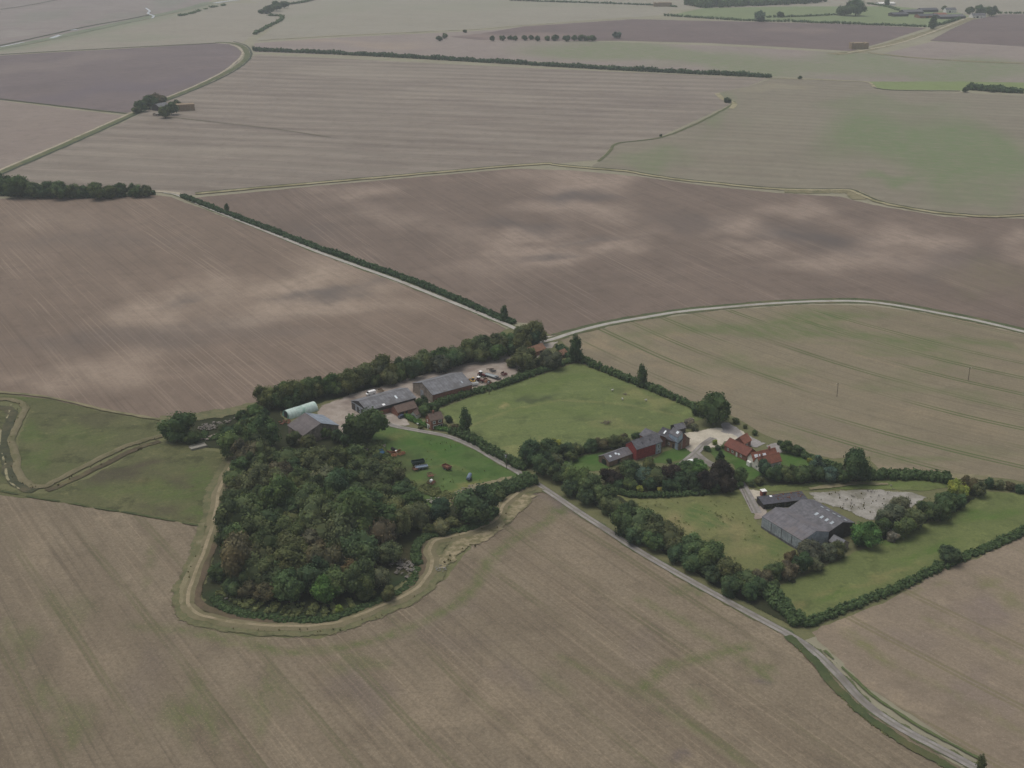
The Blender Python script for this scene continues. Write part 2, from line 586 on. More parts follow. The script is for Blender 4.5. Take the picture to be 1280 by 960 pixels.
def ribbon(name, px, width, z, mat, prof=None, kind='structure', step=4.0, w2=None, wob=.0, label=None, n=8, sway=None):
    """a strip along a path (metres wide); prof = [(offset, height, edge)] across it"""
    c = catmull([at(*p).xy for p in px], n)
    c = resample(c, step, False)
    if sway is None: sway = 0 if name in ('lane', 'creek') else min(.35, width * .06)
    if prof is None:
        prof = [(-.5, 0, 0), (-.2, .0, 1), (.2, .0, 1), (.5, 0, 0)]
    rnd = random.Random(int(px[0][0] * 7 + px[0][1]))
    mb = MB(); ed = []
    o0 = c[0]
    k = len(prof)
    for i, p in enumerate(c):
        d = (c[min(i + 1, len(c) - 1)] - c[max(i - 1, 0)]).normalized()
        nrm = Vector((d.y, -d.x))       # to the travelling right
        if sway:
            p = p + nrm * (math.sin(i * step * .13 + px[0][0]) + math.sin(i * step * .31 + px[0][1])) * sway * min(1, i / 4, (len(c) - 1 - i) / 4)
        W = width if w2 is None else width + (w2 - width) * i / (len(c) - 1)
        j = 1 + rnd.uniform(-wob, wob)
        for off, h, e in prof:
            q = p - o0 + nrm * off * W * j
            mb.v.append((q.x, q.y, h)); ed.append(e)
    for i in range(len(c) - 1):
        for j in range(k - 1):
            a = i * k + j
            mb.f.append((a, a + 1, a + k + 1, a + k))
    mb.att['edge'] = ('POINT', ed)
    o = mb.build(name, mat, loc=(o0.x, o0.y, z))
    o.data.polygons.foreach_set('use_smooth', [True] * len(o.data.polygons))
    tag(o, label, None, None, kind)
    return o


def wang(p, q):
    a, b = at(*p), at(*q)
    return math.atan2(b.y - a.y, b.x - a.x)


# ------------------------------------------------------------------ setting: ground
Z = [0.0]


def nz(d=.005):
    Z[0] += d
    return Z[0]


gm = field_mat('far_ground', (132, 128, 112), (142, 138, 120), .2, fine=.06, coarse=.01, amt=.6, speck=.1)
mb = MB()
NX = 24
for j in range(NX + 1):
    for i in range(NX + 1):
        mb.v.append((-6500 + 13000 * i / NX, -1500 + 9500 * j / NX, 0))
for j in range(NX):
    for i in range(NX):
        a = j * (NX + 1) + i
        mb.f.append((a, a + 1, a + NX + 2, a + NX + 1))
for k in ('pale', 'dark', 'green'):
    mb.att[k] = ('POINT', [0.0] * len(mb.v))
tag(mb.build('ground', gm), kind='structure')

# near grass that fills every gap between the fields of the two farms
gg = field_mat('rough_grass', (98, 100, 74), (112, 110, 82), .6, fine=.3, coarse=.05, amt=.5, green=(72, 92, 54), pale=(150, 142, 112), speck=.4)
sheet('grass', [(-60, 480), (300, 470), (700, 400), (1340, 540), (1340, 700), (1000, 800), (640, 700), (420, 830), (150, 820), (-60, 660)], nz(), gg, 8)

# ---- far fields
A = wang((0, 100), (300, 108))
m = field_mat('salt_marsh', (128, 119, 116), (136, 130, 124), A, fine=.05, coarse=.01, amt=.5, blotch=.5, green=(116, 120, 108), pale=(150, 146, 138), speck=.15)
sheet('marsh', [(-60, -40), (330, -40), (262, 2), (225, 14), (160, 27), (100, 40), (50, 52), (-60, 68)], nz(), m, 22,
      {'green': [(60, 20, 70, 8, -15, .5), (215, 5, 40, 14, -20, .8), (140, 24, 80, 5, -12, .5)], 'pale': [(30, 40, 40, 6, -10, .4)]})
m = field_mat('pale_field', (136, 130, 119), (141, 136, 125), A, fine=.06, coarse=.012, amt=.6, blotch=.3, green=(118, 124, 104), speck=.12)
sheet('field', [(-60, 70), (50, 54), (100, 42), (160, 29), (225, 16), (264, 4), (330, 4), (352, 20), (340, 33), (318, 43), (303, 53), (272, 53), (150, 60), (40, 66), (-60, 76)], nz(), m, 14,
      {'green': [([(0, 62), (60, 50), (110, 40), (170, 27), (232, 13), (262, 4)], 45, .9), (150, 48, 90, 6, -6, .5)]})
mpale2 = field_mat('pale_green_field', (138, 133, 121), (142, 138, 127), A, fine=.05, coarse=.012, amt=.5, blotch=.3, green=(120, 128, 104), speck=.12)
sheet('field', [(300, -40), (1340, -40), (1340, 20), (1215, 18), (1120, 15), (910, 10), (840, 12), (832, 18), (788, 22), (640, 33), (590, 37), (400, 46), (318, 52), (345, 32), (356, 22), (335, 8), (300, -4)], nz(), mpale2, 22,
      {'green': [(600, 5, 300, 8, 0, .3), (400, 12, 100, 14, -10, .25)]})
m = field_mat('pinkish_stubble', (132, 122, 117), (138, 129, 122), wang((400, 60), (640, 66)), fine=.07, coarse=.015, amt=.6, green=(112, 120, 92), speck=.12)
sheet('field', [(318, 54), (400, 48), (590, 39), (640, 36), (700, 50), (890, 57), (1060, 66), (1100, 68), (1165, 52), (1340, 60), (1340, 106), (1210, 103), (1090, 102), (960, 95), (700, 78), (318, 65)], nz(), m, 14,
      {'green': [(860, 74, 240, 26, 4, 1.0), (1180, 84, 170, 30, 3, 1.0), (1040, 84, 240, 20, 3, .9)], 'pale': [(450, 55, 120, 6, 2, .3)]})
mdk = field_mat('dark_plough', (102, 91, 90), (110, 98, 95), wang((700, 40), (1000, 44)), fine=.08, coarse=.012, amt=.5, blotch=.5, pale=(136, 122, 114), speck=.12)
sheet('field', [(600, 42), (655, 33), (790, 24), (930, 27), (1050, 30), (1158, 35), (1110, 51), (1065, 64), (980, 59), (890, 54), (780, 51), (740, 51), (600, 50), (560, 46)], nz(), mdk, 14,
      {'pale': [(620, 46, 90, 10, 0, .7), (1010, 38, 60, 6, 5, .4)]})
sheet('field', [(1162, 51), (1190, 36), (1215, 25), (1250, 18), (1340, 17), (1340, 62)], nz(), mdk, 14)
mg = field_mat('far_pasture', (110, 120, 90), (118, 126, 96), A, fine=.05, coarse=.01, amt=.5, speck=.1)
sheet('pasture', [(832, 20), (880, 10), (1000, 8), (1120, 8), (1200, 16), (1215, 22), (1163, 34), (1050, 29), (930, 25)], nz(), mg, 14)
mbg = field_mat('bright_ley', (114, 124, 86), (120, 130, 92), A, fine=.06, coarse=.012, amt=.4, speck=.1)
sheet('field', [(1088, 102), (1200, 102), (1340, 104), (1340, 118), (1205, 113), (1110, 112), (1096, 110)], nz(), mbg, 10)

# dark ploughed field on the left, and its neighbours
m = field_mat('violet_plough', (106, 97, 97), (114, 104, 102), wang((0, 100), (290, 75)), fine=.09, coarse=.015, amt=.5, blotch=.5, dark=(102, 94, 98), pale=(130, 120, 114), speck=.12)
sheet('field', [(-60, 74), (40, 67), (150, 61), (272, 54), (292, 56), (303, 66), (297, 78), (268, 96), (190, 130), (160, 141), (100, 135), (-60, 119)], nz(), m, 9,
      {'dark': [(150, 112, 130, 22, -8, .9)], 'pale': [(60, 80, 120, 14, -6, .5)]})
m = field_mat('left_stubble', (128, 117, 110), (136, 126, 118), wang((0, 160), (120, 150)), fine=.1, coarse=.02, amt=.6, speck=.15)
sheet('field', [(-60, 122), (0, 126), (100, 138), (157, 145), (100, 171), (0, 213), (-60, 238)], nz(), m, 8)
A2 = wang((30, 205), (400, 222))
mst = field_mat('striped_stubble', (118, 109, 101), (139, 131, 121), A2, fine=.11, coarse=.045, amt=.95, blotch=.3, streak=0, ripple=.3, ripple_p=36, pale=(150, 142, 130), green=(120, 120, 100), speck=.2)
sheet('field', [(-40, 236), (0, 219), (100, 177), (160, 150), (210, 126), (270, 100), (303, 82), (320, 68), (640, 84), (960, 98), (935, 108), (897, 116), (912, 131), (825, 171), (768, 180), (748, 200), (690, 205), (640, 208), (400, 230), (245, 244), (205, 241), (190, 239), (-40, 222)], nz(), mst, 7,
      {'pale': [(420, 90, 200, 10, 3, .4), (200, 190, 140, 14, 3, .35), (600, 120, 140, 10, 3, .3)], 'dark': [([(250, 150), (420, 173)], 5, .5), (780, 130, 110, 18, -3, .2)]})
# big field on the right
m = field_mat('green_brown_stubble', (123, 116, 104), (131, 126, 112), wang((900, 160), (1250, 178)), fine=.14, coarse=.04, amt=.7, ripple=.2, ripple_p=22, green=(103, 116, 84), pale=(146, 140, 120), speck=.2)
sheet('field', [(905, 125), (898, 116), (940, 107), (962, 99), (1000, 99), (1088, 103), (1098, 112), (1205, 116), (1340, 122), (1340, 272), (1280, 272), (1180, 268), (1100, 252), (1078, 240), (1010, 238), (970, 236), (880, 227), (800, 217), (740, 208), (758, 195), (772, 180), (832, 170), (915, 133)], nz(), m, 7,
      {'green': [(1150, 195, 170, 70, 5, 1.0), (1110, 225, 50, 12, 8, .9), (1250, 235, 90, 40, -5, .6), (900, 140, 40, 25, -20, .5), (1120, 130, 110, 16, 2, .5), (830, 195, 70, 22, -10, .6), (860, 150, 60, 5, -24, .6)],
       'pale': [(960, 110, 60, 6, -5, .5), (1240, 185, 60, 12, 0, .3), (905, 130, 14, 5, -20, .8)]})
# the brown ploughed fields in the middle
A3 = wang((380, 270), (600, 380))
mbr = field_mat('brown_tilth', (106, 95, 87), (116, 104, 95), wang((640, 300), (840, 410)), fine=.26, coarse=.045, amt=.7, blotch=.5, streak=.35, pale=(155, 141, 129), dark=(88, 83, 81), green=(112, 110, 84), speck=.22)
sheet('field', [(236, 248), (400, 232), (640, 211), (715, 213), (800, 221), (880, 232), (970, 241), (1050, 246), (1090, 256), (1180, 271), (1340, 275), (1340, 432), (1280, 412), (1180, 389), (1090, 376), (1000, 375), (900, 382), (780, 401), (690, 420), (660, 404), (640, 402), (450, 325), (345, 286)], nz(), mbr, 5, soft=1.15, grow=(1.4, 1.6), marks=
      {'pale': [(725, 225, 90, 16, -4, .9), (730, 262, 75, 14, 3, .8), (660, 300, 70, 13, -3, .85), (690, 318, 110, 13, -12, .8), (780, 308, 45, 10, -6, .8), (620, 330, 60, 14, -5, .5), (930, 285, 50, 12, -2, .8), (1010, 265, 60, 11, 3, .7), (1130, 300, 75, 18, 8, .85), (1090, 325, 120, 16, 2, .7), (940, 312, 60, 10, 5, .6), (450, 240, 60, 8, -4, .7), (470, 268, 80, 12, 10, .45), (560, 290, 60, 14, 12, .35), (1275, 300, 30, 12, 0, .7), (1280, 320, 40, 12, 0, .6)],
       'dark': [(715, 246, 50, 8, 0, .9), (650, 284, 60, 9, 5, .6), (1010, 298, 70, 14, 8, .85), (680, 322, 40, 5, -8, .7), (730, 302, 40, 5, -5, .6), (1190, 330, 60, 20, -10, .4), (850, 280, 60, 14, 0, .4), (400, 290, 40, 10, 8, .3)],
       'green': [(1240, 350, 70, 22, 8, .35)]})
mbl = field_mat('brown_tilth_rolled', (113, 101, 91), (122, 109, 98), wang((230, 330), (330, 400)), fine=.24, coarse=.04, amt=.65, blotch=.45, streak=.4, pale=(158, 144, 130), dark=(84, 81, 80), green=(106, 104, 84), speck=.22)
sheet('field', [(-60, 250), (60, 247), (190, 244), (214, 246), (228, 252), (345, 295), (450, 337), (550, 373), (634, 411), (600, 428), (560, 440), (430, 479), (345, 503), (300, 513), (200, 524), (158, 519), (60, 498), (-60, 486)], nz(), mbl, 5, soft=1.15, grow=(1.4, 1.7), marks=
      {'pale': [(190, 385, 65, 24, -8, .85), (250, 362, 90, 14, -6, .55), (375, 355, 110, 20, -10, .95), (350, 388, 130, 17, -7, .9), (140, 460, 110, 20, -8, .7), (170, 450, 45, 9, -8, .6), (60, 480, 60, 12, 5, .6), (455, 375, 70, 12, 8, .55), (60, 275, 70, 12, 0, .3), (270, 372, 60, 20, 0, .6)],
       'dark': [(418, 366, 60, 11, -10, .8), (228, 378, 28, 8, -10, .5), (180, 420, 150, 18, -5, .4), (300, 410, 120, 12, -8, .3), (120, 300, 100, 14, 0, .25)]})
# stubble on the right, behind the two farms
A4 = R(-42)
q_ = at(1080, 500)
B4 = (.001, q_.x * math.cos(A4) + q_.y * math.sin(A4))
mrs = field_mat('green_streaked_stubble', (119, 111, 95), (128, 120, 102), A4, fine=.3, coarse=.07, amt=.8, green=(94, 105, 70), pale=(146, 132, 110), speck=.35, streak=.45, bend=B4, tram=(22, (82, 92, 60), 1.0, 1.4))
sheet('field', [(697, 424), (790, 402), (900, 388), (1000, 381), (1090, 382), (1180, 395), (1340, 432), (1340, 618), (1280, 602), (1225, 594), (1180, 594), (1100, 588), (1085, 570), (1040, 574), (1000, 562), (960, 545), (925, 525), (895, 508), (850, 497), (730, 447)], nz(), mrs, 4,
      {'green': [(900, 405, 200, 20, -4, .9), (1060, 420, 200, 20, 6, .85), (1230, 430, 60, 10, 8, .75), (940, 455, 110, 16, 8, .5), (1120, 445, 150, 12, 12, .45), (1190, 490, 140, 14, 12, .4), (1180, 560, 130, 8, 4, .35), (1010, 550, 60, 12, 10, .4), (1120, 573, 120, 4, 3, .6), (800, 430, 50, 10, 10, .3)],
       'pale': [(760, 430, 50, 12, 20, .6), (830, 420, 40, 6, -8, .5), (860, 475, 70, 14, 18, .4), (1010, 400, 60, 5, 3, .4), (1200, 525, 100, 16, 10, .25), (1140, 588, 80, 4, 2, .5)], 'dark': [(990, 520, 100, 22, 15, .2)]})
# foreground stubble
A5 = wang((640, 720), (900, 920))
A5b = wang((20, 700), (190, 960))
mfo = field_mat('foreground_stubble', (112, 102, 88), (130, 120, 104), R(-55), fine=.4, coarse=.085, amt=.8, green=(92, 100, 64), pale=(152, 139, 120), dark=(102, 93, 90), speck=.5, blotch=.5, streak=.46, mott=.3, tram=(23, (86, 88, 62), .5, .9))
sheet('field', [(-60, 612), (60, 626), (150, 641), (252, 658), (232, 745), (240, 776), (300, 795), (400, 798), (520, 752), (560, 720), (600, 670), (660, 612), (682, 616), (800, 693), (900, 752), (985, 797), (1040, 840), (1090, 888), (1150, 928), (1200, 960), (1290, 1040), (-60, 1040)], nz(), mfo, 2.6,
      {'green': [(80, 880, 60, 30, 45, .55), (85, 900, 26, 50, -30, .7), (250, 900, 40, 60, -35, .7), (340, 880, 40, 50, -40, .6), (20, 800, 30, 40, 0, .5), (440, 830, 50, 16, -15, .5), (90, 760, 50, 30, 40, .35),
                 ([(230, 788), (290, 802), (360, 816), (420, 812), (470, 800), (520, 782), (570, 756), (598, 728), (612, 700), (640, 676), (690, 650)], 2.2, .9),
                 ([(808, 857), (822, 840), (850, 828), (885, 822), (905, 815), (935, 808)], 2.4, .95), (815, 862, 26, 10, 20, .9), ([(800, 750), (850, 775), (920, 815), (960, 850)], 2.0, .8), ([(700, 820), (800, 870), (870, 910), (940, 960)], 2.0, .6),
                 (698, 640, 24, 9, -20, 1.0), (868, 740, 34, 8, 22, .8), (690, 855, 30, 20, 35, .4), ([(870, 866), (880, 880)], 3, .6), (250, 790, 120, 14, 5, .5), (190, 710, 10, 40, 8, .5), (962, 840, 24, 10, 60, .7)],
       'pale': [(110, 830, 60, 90, -30, .35), (560, 880, 90, 40, 40, .4), (300, 800, 60, 12, 0, .4), (500, 870, 40, 60, -40, .3), (620, 860, 60, 50, 30, .45), (700, 700, 50, 70, -40, .2), (680, 930, 60, 30, 30, .5), (50, 680, 60, 30, 60, .35), (860, 950, 30, 12, 35, .6)],
       'dark': [(700, 630, 46, 14, 20, .9), (460, 860, 60, 40, 40, .5), (190, 840, 40, 50, -30, .3), (640, 850, 50, 25, 10, .4), (560, 780, 100, 30, 30, .25), (955, 852, 14, 10, 30, 1.0), (850, 945, 26, 8, 30, .9), (790, 800, 60, 30, 30, .25)]})
mfr = field_mat('foreground_stubble_pale', (127, 116, 102), (137, 126, 111), wang((1050, 760), (1280, 880)), fine=.5, coarse=.08, amt=.5, green=(104, 108, 70), pale=(158, 144, 124), dark=(112, 101, 99), speck=.45, streak=.24, mott=.35, tram=(30, (104, 100, 74), .6, 1.0))
sheet('field', [(1012, 790), (1060, 771), (1110, 752), (1180, 712), (1225, 696), (1345, 640), (1345, 1040), (1300, 1040), (1230, 955), (1150, 900), (1085, 862), (1046, 822)], nz(), mfr, 2.6,
      {'green': [([(1060, 790), (1085, 810), (1110, 830)], 2.4, .8), (1240, 728, 30, 8, 15, .8), (1044, 815, 10, 5, 20, .7), ([(1110, 830), (1180, 860), (1240, 895), (1300, 930)], 1.6, .4), (1270, 750, 30, 14, 20, .5), ([(1160, 775), (1230, 805), (1290, 835)], 1.6, .6), (1150, 735, 40, 6, -20, .4)],
       'dark': [(1240, 770, 60, 26, 10, .6), (1230, 870, 60, 30, 20, .4), (1150, 800, 60, 20, 10, .3)], 'pale': [(1060, 780, 50, 10, -20, .5), (1120, 870, 60, 14, 35, .4)]})

# ---- meadows and paddocks
mpad = field_mat('paddock_turf', (97, 107, 70), (109, 116, 78), wang((600, 520), (820, 500)), fine=.25, coarse=.06, amt=.6, blotch=.6, green=(88, 102, 58), pale=(142, 134, 98), dark=(72, 78, 56), speck=.4, gnoise=.8, mott=.6)
sheet('paddock', [(548, 512), (600, 492), (660, 474), (722, 453), (800, 484), (868, 512), (885, 522), (850, 532), (800, 545), (720, 560), (660, 582), (640, 578), (596, 556)], nz(), mpad, 1.7,
      {'green': [(690, 480, 60, 12, -15, .7), (620, 510, 50, 10, -12, .5), (700, 510, 90, 12, 5, .4)], 'pale': [(632, 508, 10, 4.5, -5, 1.5), (800, 500, 50, 12, 15, .5), (640, 565, 60, 10, -10, .35), (780, 530, 60, 10, 5, .3), (675, 548, 8, 2, 30, .9), ([(572, 538), (600, 528), (640, 512), (700, 500), (780, 505), (850, 520)], 1.2, .4), (566, 530, 12, 5, 0, .7)],
       'dark': [(660, 501, 18, 6, 5, 1.4), (684, 498, 24, 5, -10, 1.2), (600, 520, 12, 3, 0, .5), (690, 510, 16, 3, 30, .5), (730, 525, 14, 3, 0, .5), (790, 510, 10, 3, 0, .5), (830, 512, 16, 4, 10, .5), (695, 487, 10, 2, 20, .6)]})
mqm = field_mat('right_meadow', (95, 104, 67), (107, 113, 75), wang((1000, 760), (1270, 640)), fine=.3, coarse=.06, amt=.6, blotch=.6, green=(78, 100, 50), pale=(132, 120, 88), dark=(70, 74, 52), speck=.4, gnoise=.8, mott=.6)
sheet('meadow', [(958, 738), (1000, 722), (1070, 690), (1140, 660), (1200, 632), (1230, 614), (1345, 622), (1345, 650), (1280, 666), (1200, 700), (1120, 738), (1040, 768), (1004, 780)], nz(), mqm, 1.8,
      {'green': [(1160, 690, 50, 9, -22, .9), (1220, 645, 60, 10, -10, .8), (1045, 745, 40, 7, -15, .8), (1120, 675, 30, 8, -20, .7)], 'pale': [(1090, 725, 80, 10, -22, .4), (990, 760, 20, 10, 40, .6), (1110, 665, 70, 4, -25, .6)], 'dark': [(1053, 732, 8, 3, 0, 1.0), (1025, 728, 4, 2, 0, .8), (1200, 640, 5, 2, 0, .7)]})
mrm = field_mat('barn_meadow', (102, 107, 72), (115, 115, 80), wang((820, 640), (960, 690)), fine=.3, coarse=.06, amt=.6, blotch=.6, green=(80, 98, 58), pale=(140, 128, 98), dark=(72, 80, 54), speck=.4, gnoise=.8, mott=.6)
sheet('meadow', [(770, 618), (800, 623), (860, 618), (926, 610), (938, 630), (948, 655), (962, 668), (1000, 690), (1000, 706), (950, 716), (900, 712), (850, 690), (800, 650)], nz(), mrm, 1.8,
      {'green': [(880, 640, 42, 13, 12, .95), (890, 655, 24, 10, 0, .9), (975, 680, 40, 14, 30, .7), (930, 620, 30, 8, 0, .4)], 'pale': [(850, 655, 40, 10, 22, .7), (915, 665, 24, 22, 60, .6), (930, 690, 40, 12, 0, .4)], 'dark': [(895, 645, 6, 3, 0, .8), (915, 672, 10, 5, 60, .7), (900, 658, 5, 2, 0, .8)]})
mlm = field_mat('weedy_meadow', (87, 90, 64), (99, 98, 72), wang((60, 580), (250, 540)), fine=.3, coarse=.06, amt=.6, blotch=.8, green=(80, 98, 52), pale=(126, 114, 84), dark=(76, 68, 60), speck=.5, gnoise=.7, mott=.85)
sheet('meadow', [(-60, 490), (60, 499), (160, 521), (200, 526), (206, 546), (140, 566), (96, 592), (56, 606), (32, 604), (20, 580), (22, 550), (34, 526), (36, 506), (20, 500), (-60, 508)], nz(), mlm, 2.6,
      {'green': [(45, 540, 30, 20, 0, .6), (50, 575, 40, 20, 0, .6), (100, 550, 60, 20, -10, .4), (30, 498, 30, 4, 0, .6)], 'dark': [(120, 525, 70, 12, 5, .5)]})
sheet('meadow', [(-60, 604), (14, 612), (54, 618), (110, 598), (160, 570), (196, 554), (240, 560), (294, 570), (282, 600), (272, 642), (262, 656), (150, 641), (60, 626), (-60, 612)], nz(), mlm, 2.6,
      {'green': [(200, 615, 60, 18, -10, .55), (255, 600, 24, 30, 20, .6), (130, 615, 40, 10, -10, .4), (250, 640, 26, 12, 0, .7)], 'dark': [(160, 590, 70, 14, -12, .9), (215, 600, 50, 12, -5, .7), (200, 640, 70, 8, 8, .7)], 'pale': [(190, 605, 30, 8, 0, .4)]})
sheet('meadow', [(-60, 508), (8, 512), (10, 530), (2, 555), (6, 580), (12, 604), (-60, 612)], nz(), mlm, 3)
mgy = field_mat('green_turf', (74, 93, 54), (86, 101, 62), .5, fine=.3, coarse=.06, amt=.6, blotch=.6, green=(64, 92, 44), pale=(120, 116, 78), dark=(72, 70, 52), speck=.35, gnoise=.8, mott=.6)
sheet('grass', [(478, 531), (510, 537), (560, 546), (600, 560), (640, 584), (662, 602), (630, 606), (585, 618), (548, 640), (500, 640), (468, 600), (452, 566), (462, 540)], nz(), mgy, 1.7,
      {'green': [(560, 560, 80, 14, 15, .8), (600, 590, 50, 12, 10, .6)], 'pale': [([(500, 537), (530, 556), (560, 580), (590, 592)], 1.4, .45), ([(510, 575), (540, 585), (555, 582)], 1.4, .45), (585, 608, 40, 6, -18, .9), (500, 545, 30, 6, 5, .5), (570, 553, 34, 5, 18, .5), (520, 600, 30, 10, 20, .4), (640, 600, 24, 4, 0, .9)], 'dark': [(500, 580, 40, 14, 20, .8), (540, 600, 20, 8, 0, .7), (500, 615, 40, 20, 10, .7)]})
sheet('lawn', [(700, 578), (745, 566), (770, 566), (790, 576), (752, 588), (716, 590)], nz(), mgy, 2, {'green': [(740, 575, 60, 14, 0, .9)]})
sheet('lawn', [(828, 566), (850, 558), (872, 562), (862, 572), (834, 580), (812, 578)], nz(), mgy, 2, {'green': [(845, 567, 30, 10, 0, .8)], 'pale': [(850, 578, 20, 4, 0, .6)]})
sheet('lawn', [(884, 562), (906, 558), (930, 572), (950, 588), (965, 598), (950, 608), (926, 602), (916, 580), (898, 578)], nz(), mgy, 2, {'green': [(925, 582, 30, 14, 40, .9)], 'pale': [(900, 575, 14, 6, 0, .4)]})
sheet('lawn', [(964, 574), (976, 566), (1000, 566), (1020, 576), (1012, 586), (985, 584)], nz(), mgy, 2, {'green': [(990, 575, 30, 10, 0, .9)]})
sheet('lawn', [(842, 580), (858, 574), (872, 574), (884, 580), (880, 592), (850, 594)], nz(), mgy, 2, {'green': [(862, 580, 20, 10, 0, .7)]})
sheet('grass', [(930, 605), (1000, 600), (1100, 600), (1180, 600), (1200, 608), (1160, 614), (1100, 612), (1020, 612), (960, 614)], nz(), mqm, 3, {'green': [(1080, 606, 120, 6, 0, .5)]})
# wood floor
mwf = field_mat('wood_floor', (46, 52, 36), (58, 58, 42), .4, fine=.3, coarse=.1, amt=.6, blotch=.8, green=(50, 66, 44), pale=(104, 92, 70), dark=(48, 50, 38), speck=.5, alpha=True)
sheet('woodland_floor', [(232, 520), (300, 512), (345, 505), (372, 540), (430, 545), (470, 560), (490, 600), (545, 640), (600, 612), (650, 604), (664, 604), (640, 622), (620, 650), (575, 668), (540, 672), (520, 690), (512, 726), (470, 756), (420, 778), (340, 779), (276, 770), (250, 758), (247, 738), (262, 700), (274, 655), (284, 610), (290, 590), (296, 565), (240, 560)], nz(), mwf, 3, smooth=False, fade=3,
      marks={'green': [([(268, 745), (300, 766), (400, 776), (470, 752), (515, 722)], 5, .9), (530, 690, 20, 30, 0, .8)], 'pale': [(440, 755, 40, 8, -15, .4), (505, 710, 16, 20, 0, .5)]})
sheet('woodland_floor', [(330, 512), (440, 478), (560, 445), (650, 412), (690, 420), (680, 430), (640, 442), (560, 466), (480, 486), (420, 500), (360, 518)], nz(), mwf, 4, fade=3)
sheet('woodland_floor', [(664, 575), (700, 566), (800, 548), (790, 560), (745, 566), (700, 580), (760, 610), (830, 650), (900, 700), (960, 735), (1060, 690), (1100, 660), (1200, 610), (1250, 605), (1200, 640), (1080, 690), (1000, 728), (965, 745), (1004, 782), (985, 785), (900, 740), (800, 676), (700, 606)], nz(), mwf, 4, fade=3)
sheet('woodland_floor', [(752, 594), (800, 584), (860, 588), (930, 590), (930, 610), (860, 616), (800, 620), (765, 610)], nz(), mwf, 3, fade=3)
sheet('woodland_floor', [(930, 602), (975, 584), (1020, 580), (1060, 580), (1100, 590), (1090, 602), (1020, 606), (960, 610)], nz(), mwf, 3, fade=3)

# ---- hard standings
mconc = strip_mat('yard_concrete', (158, 148, 138), (172, 164, 154), (140, 130, 120), .2, soft=(.05, .4))
mgrav = strip_mat('yard_gravel', (146, 134, 124), (160, 150, 140), (124, 112, 104), .16, soft=(.05, .4))
mpaved = strip_mat('paved_drive', (140, 136, 134), (154, 150, 146), (128, 122, 118), .25, soft=(.05, .4))
mpale = strip_mat('pale_drive', (176, 168, 152), (190, 182, 166), (160, 150, 136), .2, soft=(.05, .4))
zy = nz()
sheet('yard', [(392, 522), (400, 508), (440, 492), (510, 473), (600, 450), (650, 438), (690, 436), (662, 452), (640, 472), (600, 486), (560, 496), (520, 515), (500, 524), (470, 524), (460, 540), (430, 545)], zy, mgrav, 3, fade=1.2)
sheet('yard', [(466, 521), (500, 510), (513, 513), (507, 521), (514, 531), (498, 535), (476, 531)], nz(), mconc, 2.5, fade=1.2)
sheet('yard', [(838, 546), (862, 540), (896, 534), (925, 538), (948, 552), (930, 561), (905, 552), (902, 560), (880, 562), (864, 568), (846, 553)], nz(), mpale, 2.5, fade=1.0)
sheet('yard', [(902, 526), (912, 528), (930, 542), (958, 554), (948, 560), (934, 560), (920, 546), (900, 540)], nz(), mpaved, 2.5, fade=1.0)
sheet('yard', [(958, 557), (966, 553), (985, 557), (983, 564), (962, 572)], nz(), mpaved, 2.5, fade=1.0)
sheet('terrace', [(960, 573), (965, 572), (975, 584), (970, 587), (960, 577)], nz(), mpale, 2, fade=.6)
mpad2 = strip_mat('broken_concrete', (140, 136, 128), (156, 152, 144), (116, 113, 100), .3, soft=(.05, .5))
sheet('yard', [(1010, 616), (1050, 613), (1100, 612), (1140, 616), (1160, 622), (1140, 635), (1110, 650), (1085, 652), (1050, 635), (1020, 628)], nz(), mpad2, 2.5, fade=1.6)
sheet('yard', [(938, 634), (962, 632), (958, 646), (950, 653), (943, 650)], nz(), mgrav, 2, fade=1.0)
sheet('yard', [(935, 612), (954, 614), (956, 622), (945, 625), (938, 622)], nz(), mpale, 2, fade=.8)
sheet('yard', [(668, 428), (678, 420), (692, 420), (720, 416), (700, 424), (690, 436), (676, 436)], nz(), mconc, 2.5, fade=1.0)
sheet('path', [(236, 563), (248, 557), (258, 555), (258, 559), (250, 562)], nz(), mgrav, 2, fade=.8)

# ---- lanes and tracks
mlane = strip_mat('lane_asphalt', (130, 125, 121), (150, 145, 140), (116, 110, 104), .22, alpha=False, crown=(108, 106, 92))
mverge = strip_mat('verge_grass', (82, 90, 62), (94, 98, 68), (106, 102, 76), .25, soft=(.15, .6))
mverge2 = strip_mat('rough_verge', (96, 98, 70), (112, 108, 80), (84, 84, 60), .3, soft=(.25, .8))
mlane2 = strip_mat('pale_lane', (160, 156, 150), (170, 166, 158), (146, 140, 132), .3, alpha=False)
mdry = strip_mat('dry_grass', (134, 126, 100), (118, 112, 86), (98, 98, 70), .22, soft=(.1, .5))
mtrack = strip_mat('pale_track', (172, 162, 142), (158, 148, 130), (140, 132, 112), .2, soft=(.1, .5))
mgrn = strip_mat('tall_grass', (66, 76, 50), (78, 86, 56), (92, 90, 62), .2, soft=(.15, .6))
LANE = [(476, 528), (498, 534), (525, 539), (560, 546), (592, 559), (620, 575), (650, 592), (680, 611), (720, 638), (760, 664), (800, 690), (850, 719), (900, 747), (950, 774), (990, 796), (1018, 815), (1046, 842), (1080, 878), (1120, 907), (1170, 934), (1215, 958), (1290, 1000)]
ribbon('verge', LANE, 4.8, nz(), mverge, wob=.15)
CAMBER = [(-.5, 0, 0), (-.48, .03, .6), (0, .07, 1), (.48, .03, .6), (.5, 0, 0)]
ribbon('lane', LANE, 3.05, nz(), mlane, CAMBER, step=3)
TRACK = [(205, 241), (222, 244), (250, 256), (300, 276), (350, 296), (400, 316), (450, 334), (500, 352), (550, 372), (600, 392), (640, 409), (668, 424)]
